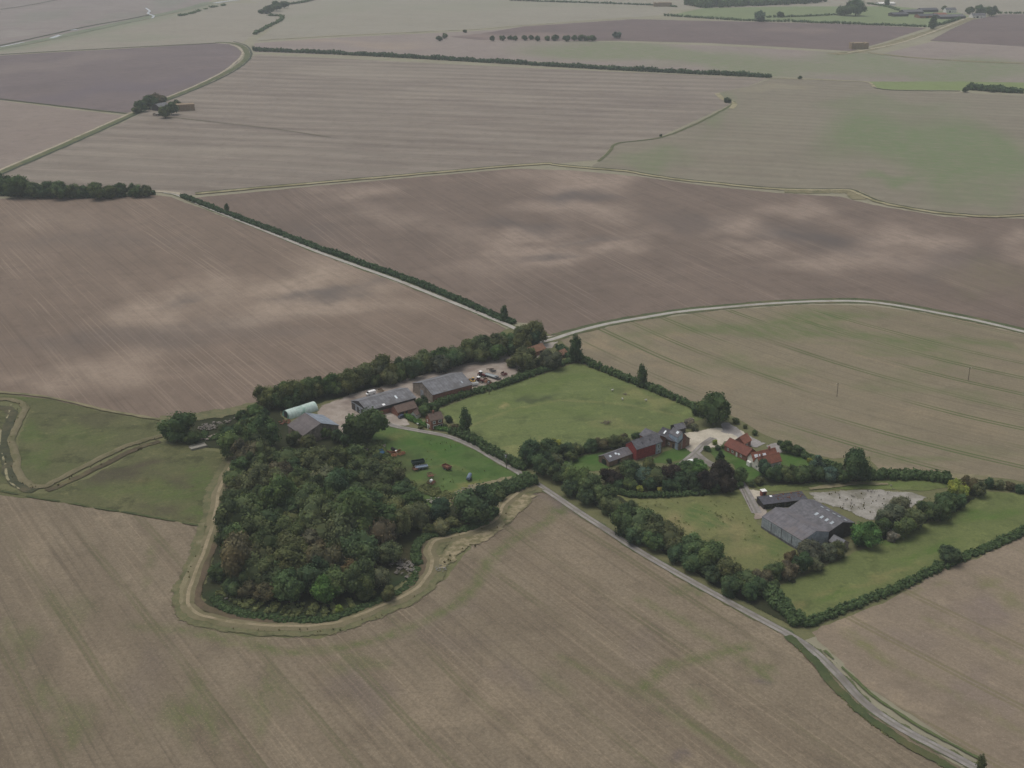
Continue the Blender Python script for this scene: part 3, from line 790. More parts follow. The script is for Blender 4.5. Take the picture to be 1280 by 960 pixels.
ribbon('verge', TRACK, 7, nz(), mverge, wob=.15)
ribbon('lane', TRACK, 3.4, nz(), mlane2, CAMBER)
ROAD = [(676, 428), (692, 424), (720, 415), (760, 405), (800, 398), (850, 390), (900, 385), (960, 380), (1020, 377), (1075, 377), (1120, 382), (1180, 393), (1230, 403), (1300, 420)]
ribbon('verge', ROAD, 10, nz(), mverge, wob=.12)
ribbon('lane', ROAD, 3.3, nz(), mlane2, CAMBER)
ribbon('grass', [(690, 419), (720, 411), (760, 401.5), (800, 394.5), (850, 387), (900, 382), (960, 377), (1020, 374.3), (1078, 374), (1126, 379.5), (1190, 391.5), (1240, 402), (1300, 416)], 3.2, nz(), strip_mat('road_hedge_grass', (70, 80, 56), (84, 90, 62), (98, 98, 70), .25, soft=(.2, .9)), wob=.3)
FARM = [(868, 566), (880, 576), (895, 584), (912, 592), (924, 603), (932, 615), (940, 630), (946, 642)]
ribbon('lane', FARM, 4.2, nz(), mlane, CAMBER, step=2)
ribbon('lane', [(848, 585), (856, 578), (868, 568), (880, 556), (892, 548)], 3.6, nz(), mlane, CAMBER, step=2)
# dyke-side tracks far away
ribbon('verge', [(-30, 232), (0, 216), (60, 190), (110, 168), (160, 145), (190, 131), (240, 111), (275, 95), (298, 82), (309, 70), (304, 59), (290, 54), (270, 53)], 11, nz(), mverge, wob=.1, step=8)
ribbon('ditch', [(-30, 235), (0, 219), (60, 193), (110, 171), (160, 148), (192, 133), (242, 113), (278, 97), (302, 83), (314, 70), (309, 58), (292, 52)], 4, nz(), strip_mat('dark_dyke', (60, 68, 56), (72, 78, 62), None, .15, soft=(.1, .5)), step=6, wob=.3)
ribbon('track', [(-30, 229), (0, 213), (60, 187), (110, 165), (160, 143), (180, 134)], 4, nz(), mtrack, step=8)
ribbon('track', [(200, 125), (240, 109), (275, 92), (292, 80), (303, 68), (299, 60), (288, 56)], 4, nz(), mtrack, step=8)
ribbon('verge', [(1040, 68), (1075, 64), (1110, 56), (1150, 44), (1185, 33), (1215, 22)], 26, nz(), mdry, wob=.1, step=10)
ribbon('track', [(1060, 66), (1120, 55), (1160, 42), (1190, 30), (1215, 20)], 6, nz(), mtrack, step=10)
ribbon('verge', [(1085, 66), (1130, 71), (1180, 75), (1240, 78), (1320, 80)], 14, nz(), mdry, wob=.1, step=10)

# ---- banks and drainage ditches (raised grass banks with a dry crest)
BANK = [(-.5, 0, 0), (-.3, .4, 1), (-.1, .6, 1), (.12, .55, 1), (.5, -.02, 0)]
mcrest = strip_mat('dry_bank', (120, 112, 88), (110, 104, 80), (98, 96, 68), .3, soft=(.05, .3))
mslope = strip_mat('bank_slope', (92, 80, 66), (100, 88, 70), (80, 76, 56), .3, soft=(.05, .3))
mdust = strip_mat('mown_crest', (150, 138, 114), (138, 127, 102), (118, 110, 84), .4, soft=(.15, .6))
WB = [(296, 572), (285, 590), (275, 612), (270, 640), (262, 670), (252, 700), (239, 732), (235, 752), (244, 767), (270, 776), (315, 782), (370, 785), (410, 782), (440, 774), (480, 758), (515, 741), (533, 724), (540, 706), (537, 690), (546, 677), (575, 670), (600, 662), (620, 651), (630, 633), (650, 616), (668, 607)]
ribbon('verge', WB, 10, nz(), mverge2, [(-.1, 0, 0), (.05, 0, 1), (.35, 0, 1), (.75, 0, 0)], wob=.06, step=3)
ribbon('bank', WB, 5.6, nz(), mcrest, [(-.5, 0, 0), (-.34, .22, 1), (-.1, .4, 1), (.14, .42, 1), (.3, .18, 1), (.5, 0, 0)], step=2.5, wob=.1)
ribbon('track', WB, 1.7, nz(.43), mdust, step=2.5)
Z[0] -= .43
ribbon('bank', [(293, 592), (283, 613), (278, 640), (270, 670), (261, 698), (249, 728), (246, 746), (254, 759), (276, 768), (316, 775), (370, 778), (410, 776)], 3.6, nz(), mslope, [(-.5, .02, 0), (-.2, .3, 1), (.2, .15, 1), (.5, 0, 0)], step=2.5, wob=.1)
ribbon('bank', [(512, 736), (524, 722), (530, 706), (527, 692), (536, 678)], 4.6, nz(), mslope, [(-.5, .02, 0), (-.2, .3, 1), (.2, .15, 1), (.5, 0, 0)], step=2.5, wob=.1)
ribbon('grass', [(545, 710), (556, 700), (575, 682), (600, 672), (625, 654), (645, 634), (662, 618)], 9, nz(), strip_mat('reedy_margin', (150, 138, 112), (104, 100, 72), (84, 90, 58), .35, soft=(.2, .7)), step=3, wob=.2)
DL = [(-30, 503), (0, 500), (22, 502), (31, 510), (27, 522), (20, 535), (15, 550), (19, 570), (23, 590), (34, 605), (52, 609), (74, 600), (110, 581), (150, 562), (180, 551), (204, 545)]
ribbon('bank', DL, 3.8, nz(), mcrest, BANK, step=3, wob=.08)
ribbon('ditch', [(-20, 510), (4, 510), (14, 516), (14, 526), (7, 540), (4, 555), (8, 575), (12, 592), (24, 608), (44, 614)], 6, nz(), strip_mat('ditch_weed', (62, 66, 50), (76, 76, 56), (92, 86, 66), .25, soft=(.1, .5)), step=3)
ribbon('grass', [(14, 506), (10, 520), (2, 535), (0, 555), (6, 580), (10, 600), (24, 612)], 2, nz(), strip_mat('bleached_reeds', (150, 142, 114), (128, 122, 94), (104, 104, 74), .5, soft=(.4, 1.0), hole=.5), step=2)
ribbon('ditch', [(58, 614), (90, 601), (130, 581), (170, 562), (200, 552)], 4, nz(), strip_mat('ditch_mud', (88, 78, 62), (74, 70, 52), (104, 98, 70), .25, soft=(.1, .5)), step=3)
mline = strip_mat('bank_line', (158, 150, 122), (144, 136, 108), (120, 116, 86), .15, soft=(.1, .5))
mdk2 = strip_mat('dark_ditch', (66, 70, 54), (78, 80, 60), None, .15, soft=(.1, .5))


def dyke(px, w, dw, off=0):
    ribbon('bank', px, w, nz(), mline, [(-.5, 0, 0), (-.25, .8, 1), (.25, .8, 1), (.5, 0, 0)], step=5, wob=.1)
    ribbon('ditch', [(x, y - off) for x, y in px], dw, nz(.85), mdk2, step=5, wob=.25)
    Z[0] -= .85


dyke([(244, 243), (320, 236), (400, 229), (480, 222), (560, 215), (640, 208), (690, 205)], 6.5, 2.6, .6)
dyke([(690, 206), (730, 210), (780, 214), (810, 219), (850, 225), (900, 230), (960, 236), (1020, 238), (1060, 238), (1076, 243), (1100, 253), (1150, 263), (1200, 269), (1250, 271), (1320, 266)], 8, 3, .2)
ribbon('bank', [(980, 239), (1020, 240), (1062, 240), (1074, 250)], 16, nz(), mdry, wob=.2)
ribbon('ditch', [(748, 202), (762, 190), (770, 180), (800, 176), (830, 171), (870, 155), (912, 133), (918, 127)], 4, nz(), mverge)
ribbon('bank', [(896, 117), (904, 124), (918, 130), (914, 136)], 8, nz(), mline)
ribbon('ditch', [(-30, 121), (0, 124), (60, 131), (120, 138), (158, 142)], 6, nz(), mdk2, step=8)
ribbon('ditch', [(-30, 70), (40, 66), (150, 60), (270, 54)], 8, nz(), mdk2, step=10)
ribbon('ditch', [(200, 145), (260, 152), (340, 161), (414, 172)], 1.8, nz(), mverge2, step=8)
ribbon('ditch', [(320, 51), (400, 46), (500, 41), (590, 37), (640, 33), (790, 22)], 7, nz(), mline, step=12)
ribbon('ditch', [(960, 98), (1000, 99), (1050, 101), (1085, 103), (1092, 109)], 5, nz(), mline, step=8)
ribbon('ditch', [(1092, 110), (1120, 113), (1200, 114)], 5, nz(), mdk2, step=8)
ribbon('ditch', [(0, 57), (60, 44), (110, 33), (160, 24), (190, 18)], 9, nz(), mdk2, step=12)
ribbon('ditch', [(0, 12), (40, 6), (80, -2)], 8, nz(), mdk2, step=12)
ribbon('ditch', [(235, 246), (225, 243), (206, 240), (192, 240)], 6, nz(), mtrack)
# lane-side ditch in the right foreground
ribbon('ditch', [(984, 796), (1014, 823), (1041, 855), (1074, 889), (1114, 919), (1164, 947), (1222, 982)], 3.9, nz(), mgrn, [(-.5, 0, 0), (-.2, .1, 1), (.2, .1, 1), (.5, 0, 0)], step=2, wob=.2)
ribbon('ditch', [(1005, 818), (1036, 852), (1070, 886), (1110, 917), (1160, 944), (1218, 980)], 1.5, nz(), strip_mat('dry_ditch_bed', (92, 80, 66), (80, 76, 56), (70, 70, 50), .4), step=2, wob=.3)
ribbon('grass', [(1030, 814), (1052, 834), (1088, 868), (1128, 896), (1180, 926), (1230, 952)], 1.7, nz(), strip_mat('lush_verge', (80, 92, 58), (92, 100, 66), None, .3, hole=.4), step=2, wob=.2)
# field margin between the meadow strips and the foreground stubble
ribbon('grass', [(-20, 611), (60, 625), (150, 640), (220, 652), (258, 660)], 2.6, nz(), strip_mat('ragged_margin', (74, 82, 52), (90, 92, 62), (62, 70, 48), .3, soft=(.3, 1.0), hole=.42), wob=.3, step=3)
ribbon('grass', [(252, 655), (248, 690), (238, 715), (229, 738), (229, 756)], 3.0, nz(), mdry, wob=.3, step=3)
ribbon('grass', [(-20, 489), (60, 497), (130, 513), (200, 525)], 2.6, nz(), mdry, wob=.4, step=3)
ribbon('grass', [(200, 526), (250, 521), (290, 515), (325, 507)], 14, nz(), mverge2, wob=.2, step=4)
ribbon('grass', [(1090, 590), (1140, 593), (1190, 596), (1240, 598)], 6, nz(), mdry, wob=.3, step=4)
ribbon('grass', [(560, 628), (580, 618), (610, 608), (645, 601)], 9, nz(), mdry, wob=.25, step=3)
ribbon('grass', [(1012, 612), (1060, 606), (1110, 606)], 3, nz(), mdry, wob=.4, step=3)
# tracks worn into the stubble
mworn = strip_mat('worn_wheelings', (100, 100, 72), (112, 106, 82), (90, 100, 62), .3, soft=(.4, 1.2), hole=.5)
ribbon('grass', [(-20, 64), (50, 51), (110, 38), (170, 25), (230, 12), (262, 3)], 34, nz(), strip_mat('dyke_grass', (112, 118, 98), (120, 124, 104), (104, 112, 92), .05, soft=(.15, .6)), step=12)
# creeks of the marsh
t = NT('creek_water')
mwater = t.finish(t.mix(t.ramp(t.noise(t.pos(), .02), .4, .6), (.34, .36, .38), (.42, .44, .46)), .12, .5)  # pale base colour paints in the overcast sky's reflection
for pl, w in (([(182, 10), (187, 14), (185, 17), (192, 20), (190, 23)], 5), ([(90, 38), (97, 37)], 9), ([(64, 48), (75, 44)], 9), ([(268, 4), (282, 2), (300, 0)], 14), ([(0, 59), (30, 53)], 5)):
    ribbon('creek', pl, w, nz(), mwater, step=5)

# ------------------------------------------------------------------ foliage
VAR = {}


def leaf_quad(mb, tint, p, nrm, s, rnd, g):
    a = nrm.orthogonal().normalized()
    b = nrm.cross(a)
    th = rnd.uniform(0, 6.28)
    u = (a * math.cos(th) + b * math.sin(th)) * s
    v = (b * math.cos(th) - a * math.sin(th)) * s * rnd.uniform(.6, 1)
    o = len(mb.v)
    mb.v += [tuple(p - u - v * .4), tuple(p + u * .2 - v), tuple(p + u + v * .3), tuple(p - u * .1 + v)]
    mb.f.append((o, o + 1, o + 2, o + 3))
    tint.append(g)


def crown_mesh(key, seed, lobes, per, leaf, shape='round'):
    rnd = random.Random(seed)
    mb = MB(); tint = []
    gapd = Vector((rnd.gauss(0, 1), rnd.gauss(0, 1), rnd.uniform(.1, .8))).normalized()      # a hollow in the crown
    for i in range(lobes):
        if shape == 'round':
            while True:
                d = Vector((rnd.gauss(0, 1), rnd.gauss(0, 1), rnd.gauss(.2, .9))).normalized()
                if d.z > -.8 and d.dot(gapd) < .78: break
            rr = rnd.uniform(.56, .82)
            fl = 1.0 if d.z > -.2 else .86
            c = Vector((d.x * rr * fl, d.y * rr * fl, d.z * rr * .95))
            r = rnd.uniform(.28, .46)
        elif shape == 'column':
            z = (i + .5) / lobes * 2 - 1
            w = math.sqrt(max(.05, 1 - abs(z) ** 2.6)) * (.75 if z > 0 else .9)
            a = rnd.uniform(0, 6.28)
            c = Vector((math.cos(a) * .42 * w, math.sin(a) * .42 * w, z * .86))
            r = rnd.uniform(.34, .5) * (.5 + .5 * w)
        elif shape == 'cone':
            z = rnd.random() ** 1.3
            w = (1 - z) * .75 + .08
            a = rnd.uniform(0, 6.28)
            c = Vector((math.cos(a) * .6 * w, math.sin(a) * .6 * w, z * 1.8 - .9))
            r = .18 + .3 * w
        else:  # bush
            a = rnd.uniform(0, 6.28); rr = rnd.uniform(0, .72)
            c = Vector((math.cos(a) * rr, math.sin(a) * rr, rnd.uniform(-.5, .35)))
            r = rnd.uniform(.3, .5)
        lt = rnd.uniform(.08, .92)
        o = len(mb.f)
        mb.ico(c, r * .86, 1, seed * 97 + i, .12)
        tint += [lt] * (len(mb.f) - o)
        sq = 1.5 if shape == 'column' else 1.0
        for k in range(per):
            d = Vector((rnd.gauss(0, 1), rnd.gauss(0, 1), rnd.gauss(.15, 1))).normalized()
            p = c + Vector((d.x, d.y, d.z * sq)) * r * rnd.uniform(.8, 1.14)
            n = (d + Vector((rnd.gauss(0, .45), rnd.gauss(0, .45), rnd.gauss(.2, .45)))).normalized()
            leaf_quad(mb, tint, p, n, leaf * rnd.uniform(.7, 1.3), rnd, min(1, max(0, lt + rnd.uniform(-.16, .16))))
    if shape == 'round':
        o = len(mb.f)
        mb.ico((0, 0, -.05), .66, 2, seed, .1)
        tint += [.3] * (len(mb.f) - o)
    # a few stray sprigs so the outline is uneven
    for k in range(lobes * 5):
        d = Vector((rnd.gauss(0, 1), rnd.gauss(0, 1), rnd.gauss(.2, .8))).normalized()
        w = .42 if shape == 'column' else .9
        p = Vector((d.x * w, d.y * w, d.z)) * rnd.uniform(.85, 1.03)
        if shape == 'cone': p = Vector((d.x * .35, d.y * .35, abs(d.z) * 1.6 - .9))
        leaf_quad(mb, tint, p, d, leaf * rnd.uniform(.6, 1.1), rnd, rnd.uniform(.2, .9))
    mb.att['tint'] = ('FACE', tint)
    me = mb.mesh(key)
    me.materials.append(M['leaf'])
    return me


def trunk_mesh(seed, tall=False):
    """unit trunk: ground at 0, top of crown at 1 (scaled later); limbs reach into the crown"""
    rnd = random.Random(seed)
    mb = MB()
    mb.tube((0, 0, -.02), (0, 0, .3), .05, .036, 8)
    mb.tube((0, 0, .3), (.01, .01, .72 if not tall else .9), .036, .012, 7)
    for i in range(5):
        a = i * 1.26 + rnd.uniform(-.3, .3)
        z0 = rnd.uniform(.28, .5)
        l = rnd.uniform(.22, .32) * (.4 if tall else 1)
        mb.tube((0, 0, z0), (math.cos(a) * l, math.sin(a) * l, z0 + rnd.uniform(.15, .28)), .02, .006, 6)
    me = mb.mesh('trunk')
    me.materials.append(M['bark'])
    return me


for i in range(7): VAR['round', i] = crown_mesh('crown', 10 + i, 23, 120, .064)
for i in range(3): VAR['column', i] = crown_mesh('crown', 40 + i, 16, 70, .075, 'column')
for i in range(2): VAR['cone', i] = crown_mesh('crown', 50 + i, 14, 70, .08, 'cone')
for i in range(3): VAR['bush', i] = crown_mesh('crown', 60 + i, 12, 80, .095, 'bush')
TR = [trunk_mesh(i) for i in range(3)] + [trunk_mesh(9, True)]

PAL = {'dark': (.034, .050, .025), 'green': (.046, .064, .028), 'mid': (.052, .066, .033), 'olive': (.062, .070, .036), 'khaki': (.080, .080, .047), 'brown': (.066, .058, .038),
       'russet': (.078, .060, .036), 'grey': (.100, .112, .082), 'pale': (.135, .145, .10), 'yellow': (.150, .148, .040), 'lime': (.110, .130, .036), 'purple': (.036, .030, .027), 'bright': (.044, .082, .026),
       'blue': (.045, .064, .052), 'vdark': (.027, .042, .025), 'silver': (.19, .19, .155), 'tuft': (.115, .14, .052), 'weed': (.13, .12, .066)}
PAL = {k: ((c[0] * 1.68, c[1] * 1.76, c[2] * 1.75) if k in ('olive', 'khaki', 'brown', 'russet', 'mid', 'lime', 'yellow') else (c[0] * 1.78, c[1] * 1.92, c[2] * 2.0) if k in ('dark', 'green', 'vdark', 'blue', 'bright') else c) for k, c in PAL.items()}
CNAME = {'dark': 'dark green', 'green': 'deep green', 'mid': 'mid green', 'olive': 'olive green', 'khaki': 'khaki', 'brown': 'brownish', 'russet': 'russet tinged', 'grey': 'grey green', 'pale': 'pale silvery green',
         'yellow': 'yellowish', 'lime': 'yellow green', 'purple': 'purplish black', 'bright': 'bright green', 'blue': 'bluish green', 'vdark': 'blackish green', 'silver': 'silvery white'}
cnt = [0]
TREES = []


def tree(px, py, rpx, col, label, shape='round', group=None, cat='tree', name=None, hk=None, hpx=None, rnd=random.Random(21)):
    """crown centre seen at px,py ; rpx crown radius in photograph pixels"""
    cnt[0] += 1
    s = pxm(px, py)
    r = rpx / s
    if shape == 'column':
        h = (hpx / s / .93) if hpx else r * 5.5
        cz, ch = h * .54, h * .48
        r = r / .62
    elif shape == 'cone':
        h = (hpx / s / .93) if hpx else r * 3
        cz, ch = h * .5, h * .52
        r = r / .6
    elif shape == 'bush':
        h = (hk or 1.35) * r
        cz, ch = h * .46, h * .56
    else:
        h = (hk or 1.85) * r * rnd.uniform(.88, 1.14)
        ch = h * .49
        cz = h - ch
    p = at(px, py, cz)
    nm = name or {'column': 'poplar_tree', 'cone': 'conifer_tree', 'bush': 'bush'}.get(shape, 'broadleaf_tree')
    e = empty(nm, (p.x, p.y, 0), rnd.uniform(0, 6.28), label, cat, group)
    n = {'round': 7, 'column': 3, 'cone': 2, 'bush': 3}[shape]
    c = bpy.data.objects.new('crown', VAR[shape, rnd.randrange(n)])
    COL.objects.link(c); c.parent = e
    c.location = (0, 0, cz)
    k = ch / (.9 if shape in ('round', 'bush') else 1.0)
    c.scale = (r * rnd.uniform(.86, 1.14), r * rnd.uniform(.86, 1.14), k * rnd.uniform(.93, 1.07))
    if shape == 'round': c.rotation_euler = (rnd.uniform(-.14, .14), rnd.uniform(-.14, .14), rnd.uniform(0, 6))
    b = PAL[col]
    q = rnd.uniform(.86, 1.16)
    c.color = (b[0] * q * rnd.uniform(.92, 1.08), b[1] * q, b[2] * q * rnd.uniform(.9, 1.1), 1)
    t = bpy.data.objects.new('trunk' if shape != 'bush' else 'stem', TR[3] if shape in ('column', 'cone') else TR[rnd.randrange(3)])
    COL.objects.link(t); t.parent = e
    tk = min(h, r * 2.2) if shape in ('round', 'bush') else r * 1.2
    t.scale = (tk * .7, tk * .7, h * .92)
    return e


def hedge(name, px, width, height, col, label, group=None, step=None, gap=0.0, kind=None, cat='hedge', leaf=None, per=26, seed=1, lobe=None):
    """a run of hedge: clumps of leaves along a path given on the ground"""
    rnd = random.Random(seed * 13 + int(px[0][0]))
    c = catmull([at(*p).xy for p in px], 8)
    step = step or max(.9, width * .45)
    step *= .8
    c = resample(c, step, False)
    mb = MB(); tint = []
    o0 = c[0]
    leaf = leaf or max(.28, step * .28)
    for i, p in enumerate(c):
        if rnd.random() < gap: continue
        d = (c[min(i + 1, len(c) - 1)] - c[max(i - 1, 0)]).normalized()
        nrm = Vector((d.y, -d.x))
        k = max(1, int(round(width / (step * 1.15))))
        for j in range(k):
            off = ((j + .5) / k - .5) * width * .75 + rnd.uniform(-.12, .12) * width
            h = height * rnd.uniform(.75, 1.12) * (1 + .22 * math.sin(i * step * .11 + seed) * math.sin(i * step * .043 + 2))
            q = p - o0 + nrm * off + d * rnd.uniform(-.3, .3) * step
            r = max(step * .8, width / k * .6) * rnd.uniform(.7, 1.3)
            lt = rnd.uniform(.3, .7)
            cc = Vector((q.x, q.y, h * .45))
            o = len(mb.f)
            sq = (1, 1, h * .5 / r)
            mb.ico(cc, r * .9, 1, i * 5 + j, .12, sq)
            tint += [lt] * (len(mb.f) - o)
            for m_ in range(per):
                dd = Vector((rnd.gauss(0, 1), rnd.gauss(0, 1), rnd.gauss(.4, 1))).normalized()
                pp = cc + Vector((dd.x * r, dd.y * r, dd.z * h * .52)) * rnd.uniform(.85, 1.12)
                if pp.z < .05: continue
                n = (dd + Vector((rnd.gauss(0, .4), rnd.gauss(0, .4), rnd.gauss(.2, .4)))).normalized()
                leaf_quad(mb, tint, pp, n, leaf * rnd.uniform(.7, 1.3), rnd, min(1, max(0, lt + rnd.uniform(-.3, .3))))
    mb.att['tint'] = ('FACE', tint)
    o = mb.build(name, M['leaf'], loc=(o0.x, o0.y, 0))
    b = PAL[col]
    o.color = (b[0] * 1.2, b[1] * 1.2, b[2] * 1.1, 1)
    return tag(o, label, cat, group, kind)


# --- the wood: notable crowns first, then the rest fill the gaps
WOODP = [(294, 548), (290, 600), (288, 650), (284, 690), (292, 715), (304, 740), (350, 746), (386, 740), (420, 741), (452, 728), (474, 704), (494, 672), (512, 660), (540, 660), (540, 648), (520, 632), (490, 612), (470, 592), (456, 572), (440, 562), (415, 556), (380, 562), (345, 540), (318, 530)]
notable = [(315, 668, 21, 'olive', 'dull olive tree with russet top beside the meadow bank of the wood'), (408, 738, 19, 'bright', 'rounded clear green tree at the front edge of the wood'),
           (432, 668, 26, 'olive', 'broad olive oak spreading in the middle of the wood'), (449, 606, 10, 'lime', 'small yellow green crown poking up between dark wood trees'),
           (462, 621, 10, 'lime', 'yellow green crown beside the small yellow one in the wood'), (405, 600, 19, 'khaki', 'khaki brown crown above the middle of the wood'),
           (398, 690, 15, 'brown', 'brownish crown in the front part of the wood'), (440, 712, 18, 'russet', 'russet tinged tree near the wood front by the ditch bend'),
           (484, 692, 17, 'olive', 'olive tree above the pale rubble at the wood edge'), (472, 722, 15, 'khaki', 'khaki tree over the rubble bank at the wood corner'),
           (332, 740, 14, 'brown', 'brown leaved small tree at the front of the wood'), (343, 712, 17, 'green', 'leafy deep green tree behind the brown one at wood front'),
           (376, 724, 14, 'brown', 'slender brown tree beside the clear green one'), (310, 738, 12, 'brown', 'low brown tree nearest the ditch corner of the wood'),
           (352, 590, 15, 'brown', 'reddish brown crown beside the meadow edge of the wood'), (485, 742, 10, 'olive', 'small olive bushy tree by the ditch below the rubble'),
           (458, 742, 11, 'olive', 'small olive tree at the foot of the wood by the clearing'), (424, 762, 6, 'lime', 'little yellow green sapling on the bank below the wood'),
           (520, 645, 18, 'olive', 'olive tree at the machinery side of the wood'), (549, 638, 17, 'vdark', 'very dark tree between wood and scrub by the ditch'),
           (500, 618, 18, 'dark', 'dark tree behind the parked machinery scrub'), (552, 658, 12, 'khaki', 'yellowish brown bushy tree hanging over the ditch'),
           (536, 662, 9, 'olive', 'small olive tree next to the yellowish one over the ditch'), (276, 712, 15, 'dark', 'dark tree filling the ditch corner of the wood nearest the stubble'), (290, 736, 12, 'green', 'green tree at the foot of the wood corner by the pale rubble'),
           (596, 632, 25, 'dark', 'big dark green oak standing alone by the ditch bend')]
wrnd = random.Random(5)
wpl = []
for x, y, r, c, l in notable:
    wpl.append((x, y, r)); tree(x, y, r, c, l, name='woodland_tree', rnd=wrnd, hk=1.7)
cand = []
yy = 538.0
polyw = [(a, b) for a, b in WOODP]
while yy < 756:
    rr = 17 + (yy - 540) * .028
    xx = 270 + wrnd.uniform(0, 10)
    while xx < 565:
        x, y = xx + wrnd.uniform(-5, 5), yy + wrnd.uniform(-4, 4)
        if inside(polyw, np.array([x]), np.array([y]))[0] and not (338 < x < 455 and y < 572):
            r = rr * wrnd.uniform(.72, 1.3)
            if all(math.hypot((x - a) / (q * .62 + r * .42), (y - b) / (q * .46 + r * .32)) > 1 for a, b, q in wpl):
                wpl.append((x, y, r)); cand.append((x, y, r))
        xx += 9
    yy += 7.5
cand.sort(key=lambda q: -q[1])
rows = []
while cand:
    k = max(3, round(len(cand) / max(1, round(len(cand) / 9))))
    rows.append(sorted(cand[:k], key=lambda q: q[0])); cand = cand[k:]
wt = ['dark'] * 2 + ['green'] * 6 + ['mid'] * 10 + ['olive'] * 8 + ['brown'] * 2
for i, row in enumerate(rows):
    for j, (x, y, r) in enumerate(row):
        c = wrnd.choice(wt)
        tree(x, y, r, c, '%s woodland tree, %s from the meadow in wood row %s from the front' % (CNAME[c], ORD[j], ORD[i]), name='woodland_tree', group='trees of the wood beside the farmyard', rnd=wrnd, hk=1.95 + .5 * math.sin(x / 30 + 1) * math.cos(y / 24) + wrnd.uniform(-.15, .15) - (.45 if y < 600 and 330 < x < 450 else 0))
N_WOOD = cnt[0]
# --- shelter belt behind the barns
srnd = random.Random(11)
for k, (n, p0, p1, r0, r1, what) in enumerate(((21, (332, 500), (668, 417), 13, 12, 'field side'), (20, (330, 506), (652, 429), 11.5, 11, 'yard side'))):
    for i in range(n):
        f = i / (n - 1)
        x = p0[0] + (p1[0] - p0[0]) * f + srnd.uniform(-4, 4)
        bow = 0
        y = p0[1] + (p1[1] - p0[1]) * f - bow + srnd.uniform(-2, 2) - (4 if f < .1 else 0)
        if k == 1 and i == 0: continue
        c = srnd.choice(['dark'] * 3 + ['green'] * 5 + ['mid'] * 4 + ['olive'] * 3 + ['grey'])
        tree(x, y, (r0 + (r1 - r0) * f) * srnd.uniform(.9, 1.25), c, '%s tree, %s from the crossroads in the shelter belt, %s row' % (CNAME[c], ORD[min(19, n - 1 - i)] if n - 1 - i < 20 else 'farthest', what), name='shelterbelt_tree', group='shelter belt trees behind the barns', rnd=srnd, hk=1.8)
tree(668, 421, 12, 'vdark', 'blackish green end tree of the shelter belt by the crossroads', rnd=srnd, name='shelterbelt_tree')

# --- named single trees
T = tree
T(456, 533, 24, 'dark', 'huge round dark tree between the long barn and the wood')
T(437, 548, 11, 'dark', 'smaller dark tree leaning on the huge round yard tree')
T(222, 532, 20, 'dark', 'lone dark oak standing at the meadow ditch by the rubble', hk=1.7)
T(240, 545, 12, 'dark', 'low dark tree at the foot of the lone meadow oak', hk=1.6)
T(286, 543, 15, 'vdark', 'dark tree at the wood corner beside the culvert bridge')
T(308, 534, 14, 'dark', 'dark tree between the culvert and the shelter belt')
T(318, 514, 10, 'green', 'green tree at the tapering end of the shelter belt')
T(304, 521, 8, 'dark', 'low dark tree below the tapering shelter belt end')
T(330, 518, 8, 'dark', 'dark tree between shelter belt and mint green store')
T(322, 528, 9, 'mid', 'mid green tree joining the shelter belt to the wood')
T(276, 534, 6, 'olive', 'small olive bush by the rubble heap', 'bush', cat='bush')
T(366, 548, 9, 'mid', 'mid green tree against the left wall of the brown roofed shed')
T(386, 553, 10, 'olive', 'olive tree at the front corner of the brown roofed shed')
T(407, 540, 8, 'green', 'deep green tree overlapping the foot of the broad grey shed')
T(420, 545, 8, 'dark', 'dark tree below the pale slope of the broad grey shed')
T(656, 448, 17, 'olive', 'wide olive tree on the yard in front of the tiled shed', hk=1.5)
T(641, 452, 9, 'olive', 'small olive tree at the gravel side of the wide olive tree', hk=1.5)
T(688, 449, 15, 'grey', 'greyish tree with purple tint beside the tiled shed', hk=1.5)
T(674, 452, 8, 'mid', 'mid green bush between the wide olive and greyish tree', 'bush', cat='bush')
T(720, 436, 7, 'dark', 'tall dark poplar at the paddock corner near the crossroads', 'column', hpx=30)
T(803, 470, 6, 'dark', 'poplar halfway along the paddock hedge against the stubble', 'column', hpx=24)
T(582, 526, 7, 'dark', 'dark poplar beside the brick cottage garden', 'column', hpx=30)
T(630, 392, 5, 'dark', 'poplar at the lane end before the shelter belt', 'column', hpx=17)
T(283, 260, 2.6, 'dark', 'tiny poplar in the far lane hedge', 'column', hpx=10)
T(446, 324, 2.4, 'mid', 'small sapling in the middle of the lane hedge', 'bush', cat='bush')
T(1226, 955, 5.5, 'olive', 'young olive tree on the lane verge at the photo corner', 'column', hpx=22)
T(714, 426, 3, 'mid', 'thin bush on the field corner beside the crossroads', 'bush', cat='bush')
T(892, 512, 22, 'green', 'large spreading green tree behind the pale farmyard', hk=1.7)
T(874, 512, 8, 'dark', 'dark small tree joining the hedge to the large spreading tree')
T(860, 528, 9, 'silver', 'whitish flowering tree between barn tower and large tree', 'bush', cat='tree')
T(867, 534, 7, 'pale', 'pale climber covered bush beside the whitish tree', 'bush', cat='bush')
T(853, 531, 5, 'brown', 'low brown bush beside the barn tower roof', 'bush', cat='bush')
T(901, 569, 5.5, 'vdark', 'clipped dark yew cone on the farmhouse lawn', 'cone', hpx=13)
T(893, 553, 5, 'lime', 'round yellowish bush by the farmhouse drive', 'bush', cat='bush')
T(884, 561, 5, 'dark', 'dark bush at the drive bend in the garden bed', 'bush', cat='bush')
T(897, 560, 5, 'dark', 'dark bush below the yellowish one', 'bush', cat='bush')
T(905, 558, 4, 'green', 'green bush by the white house corner', 'bush', cat='bush')
T(925, 565, 5, 'vdark', 'dark climber bush against the farmhouse front', 'bush', cat='bush')
T(836, 576, 4.5, 'dark', 'dark garden bush on the barn lawn', 'bush', cat='bush')
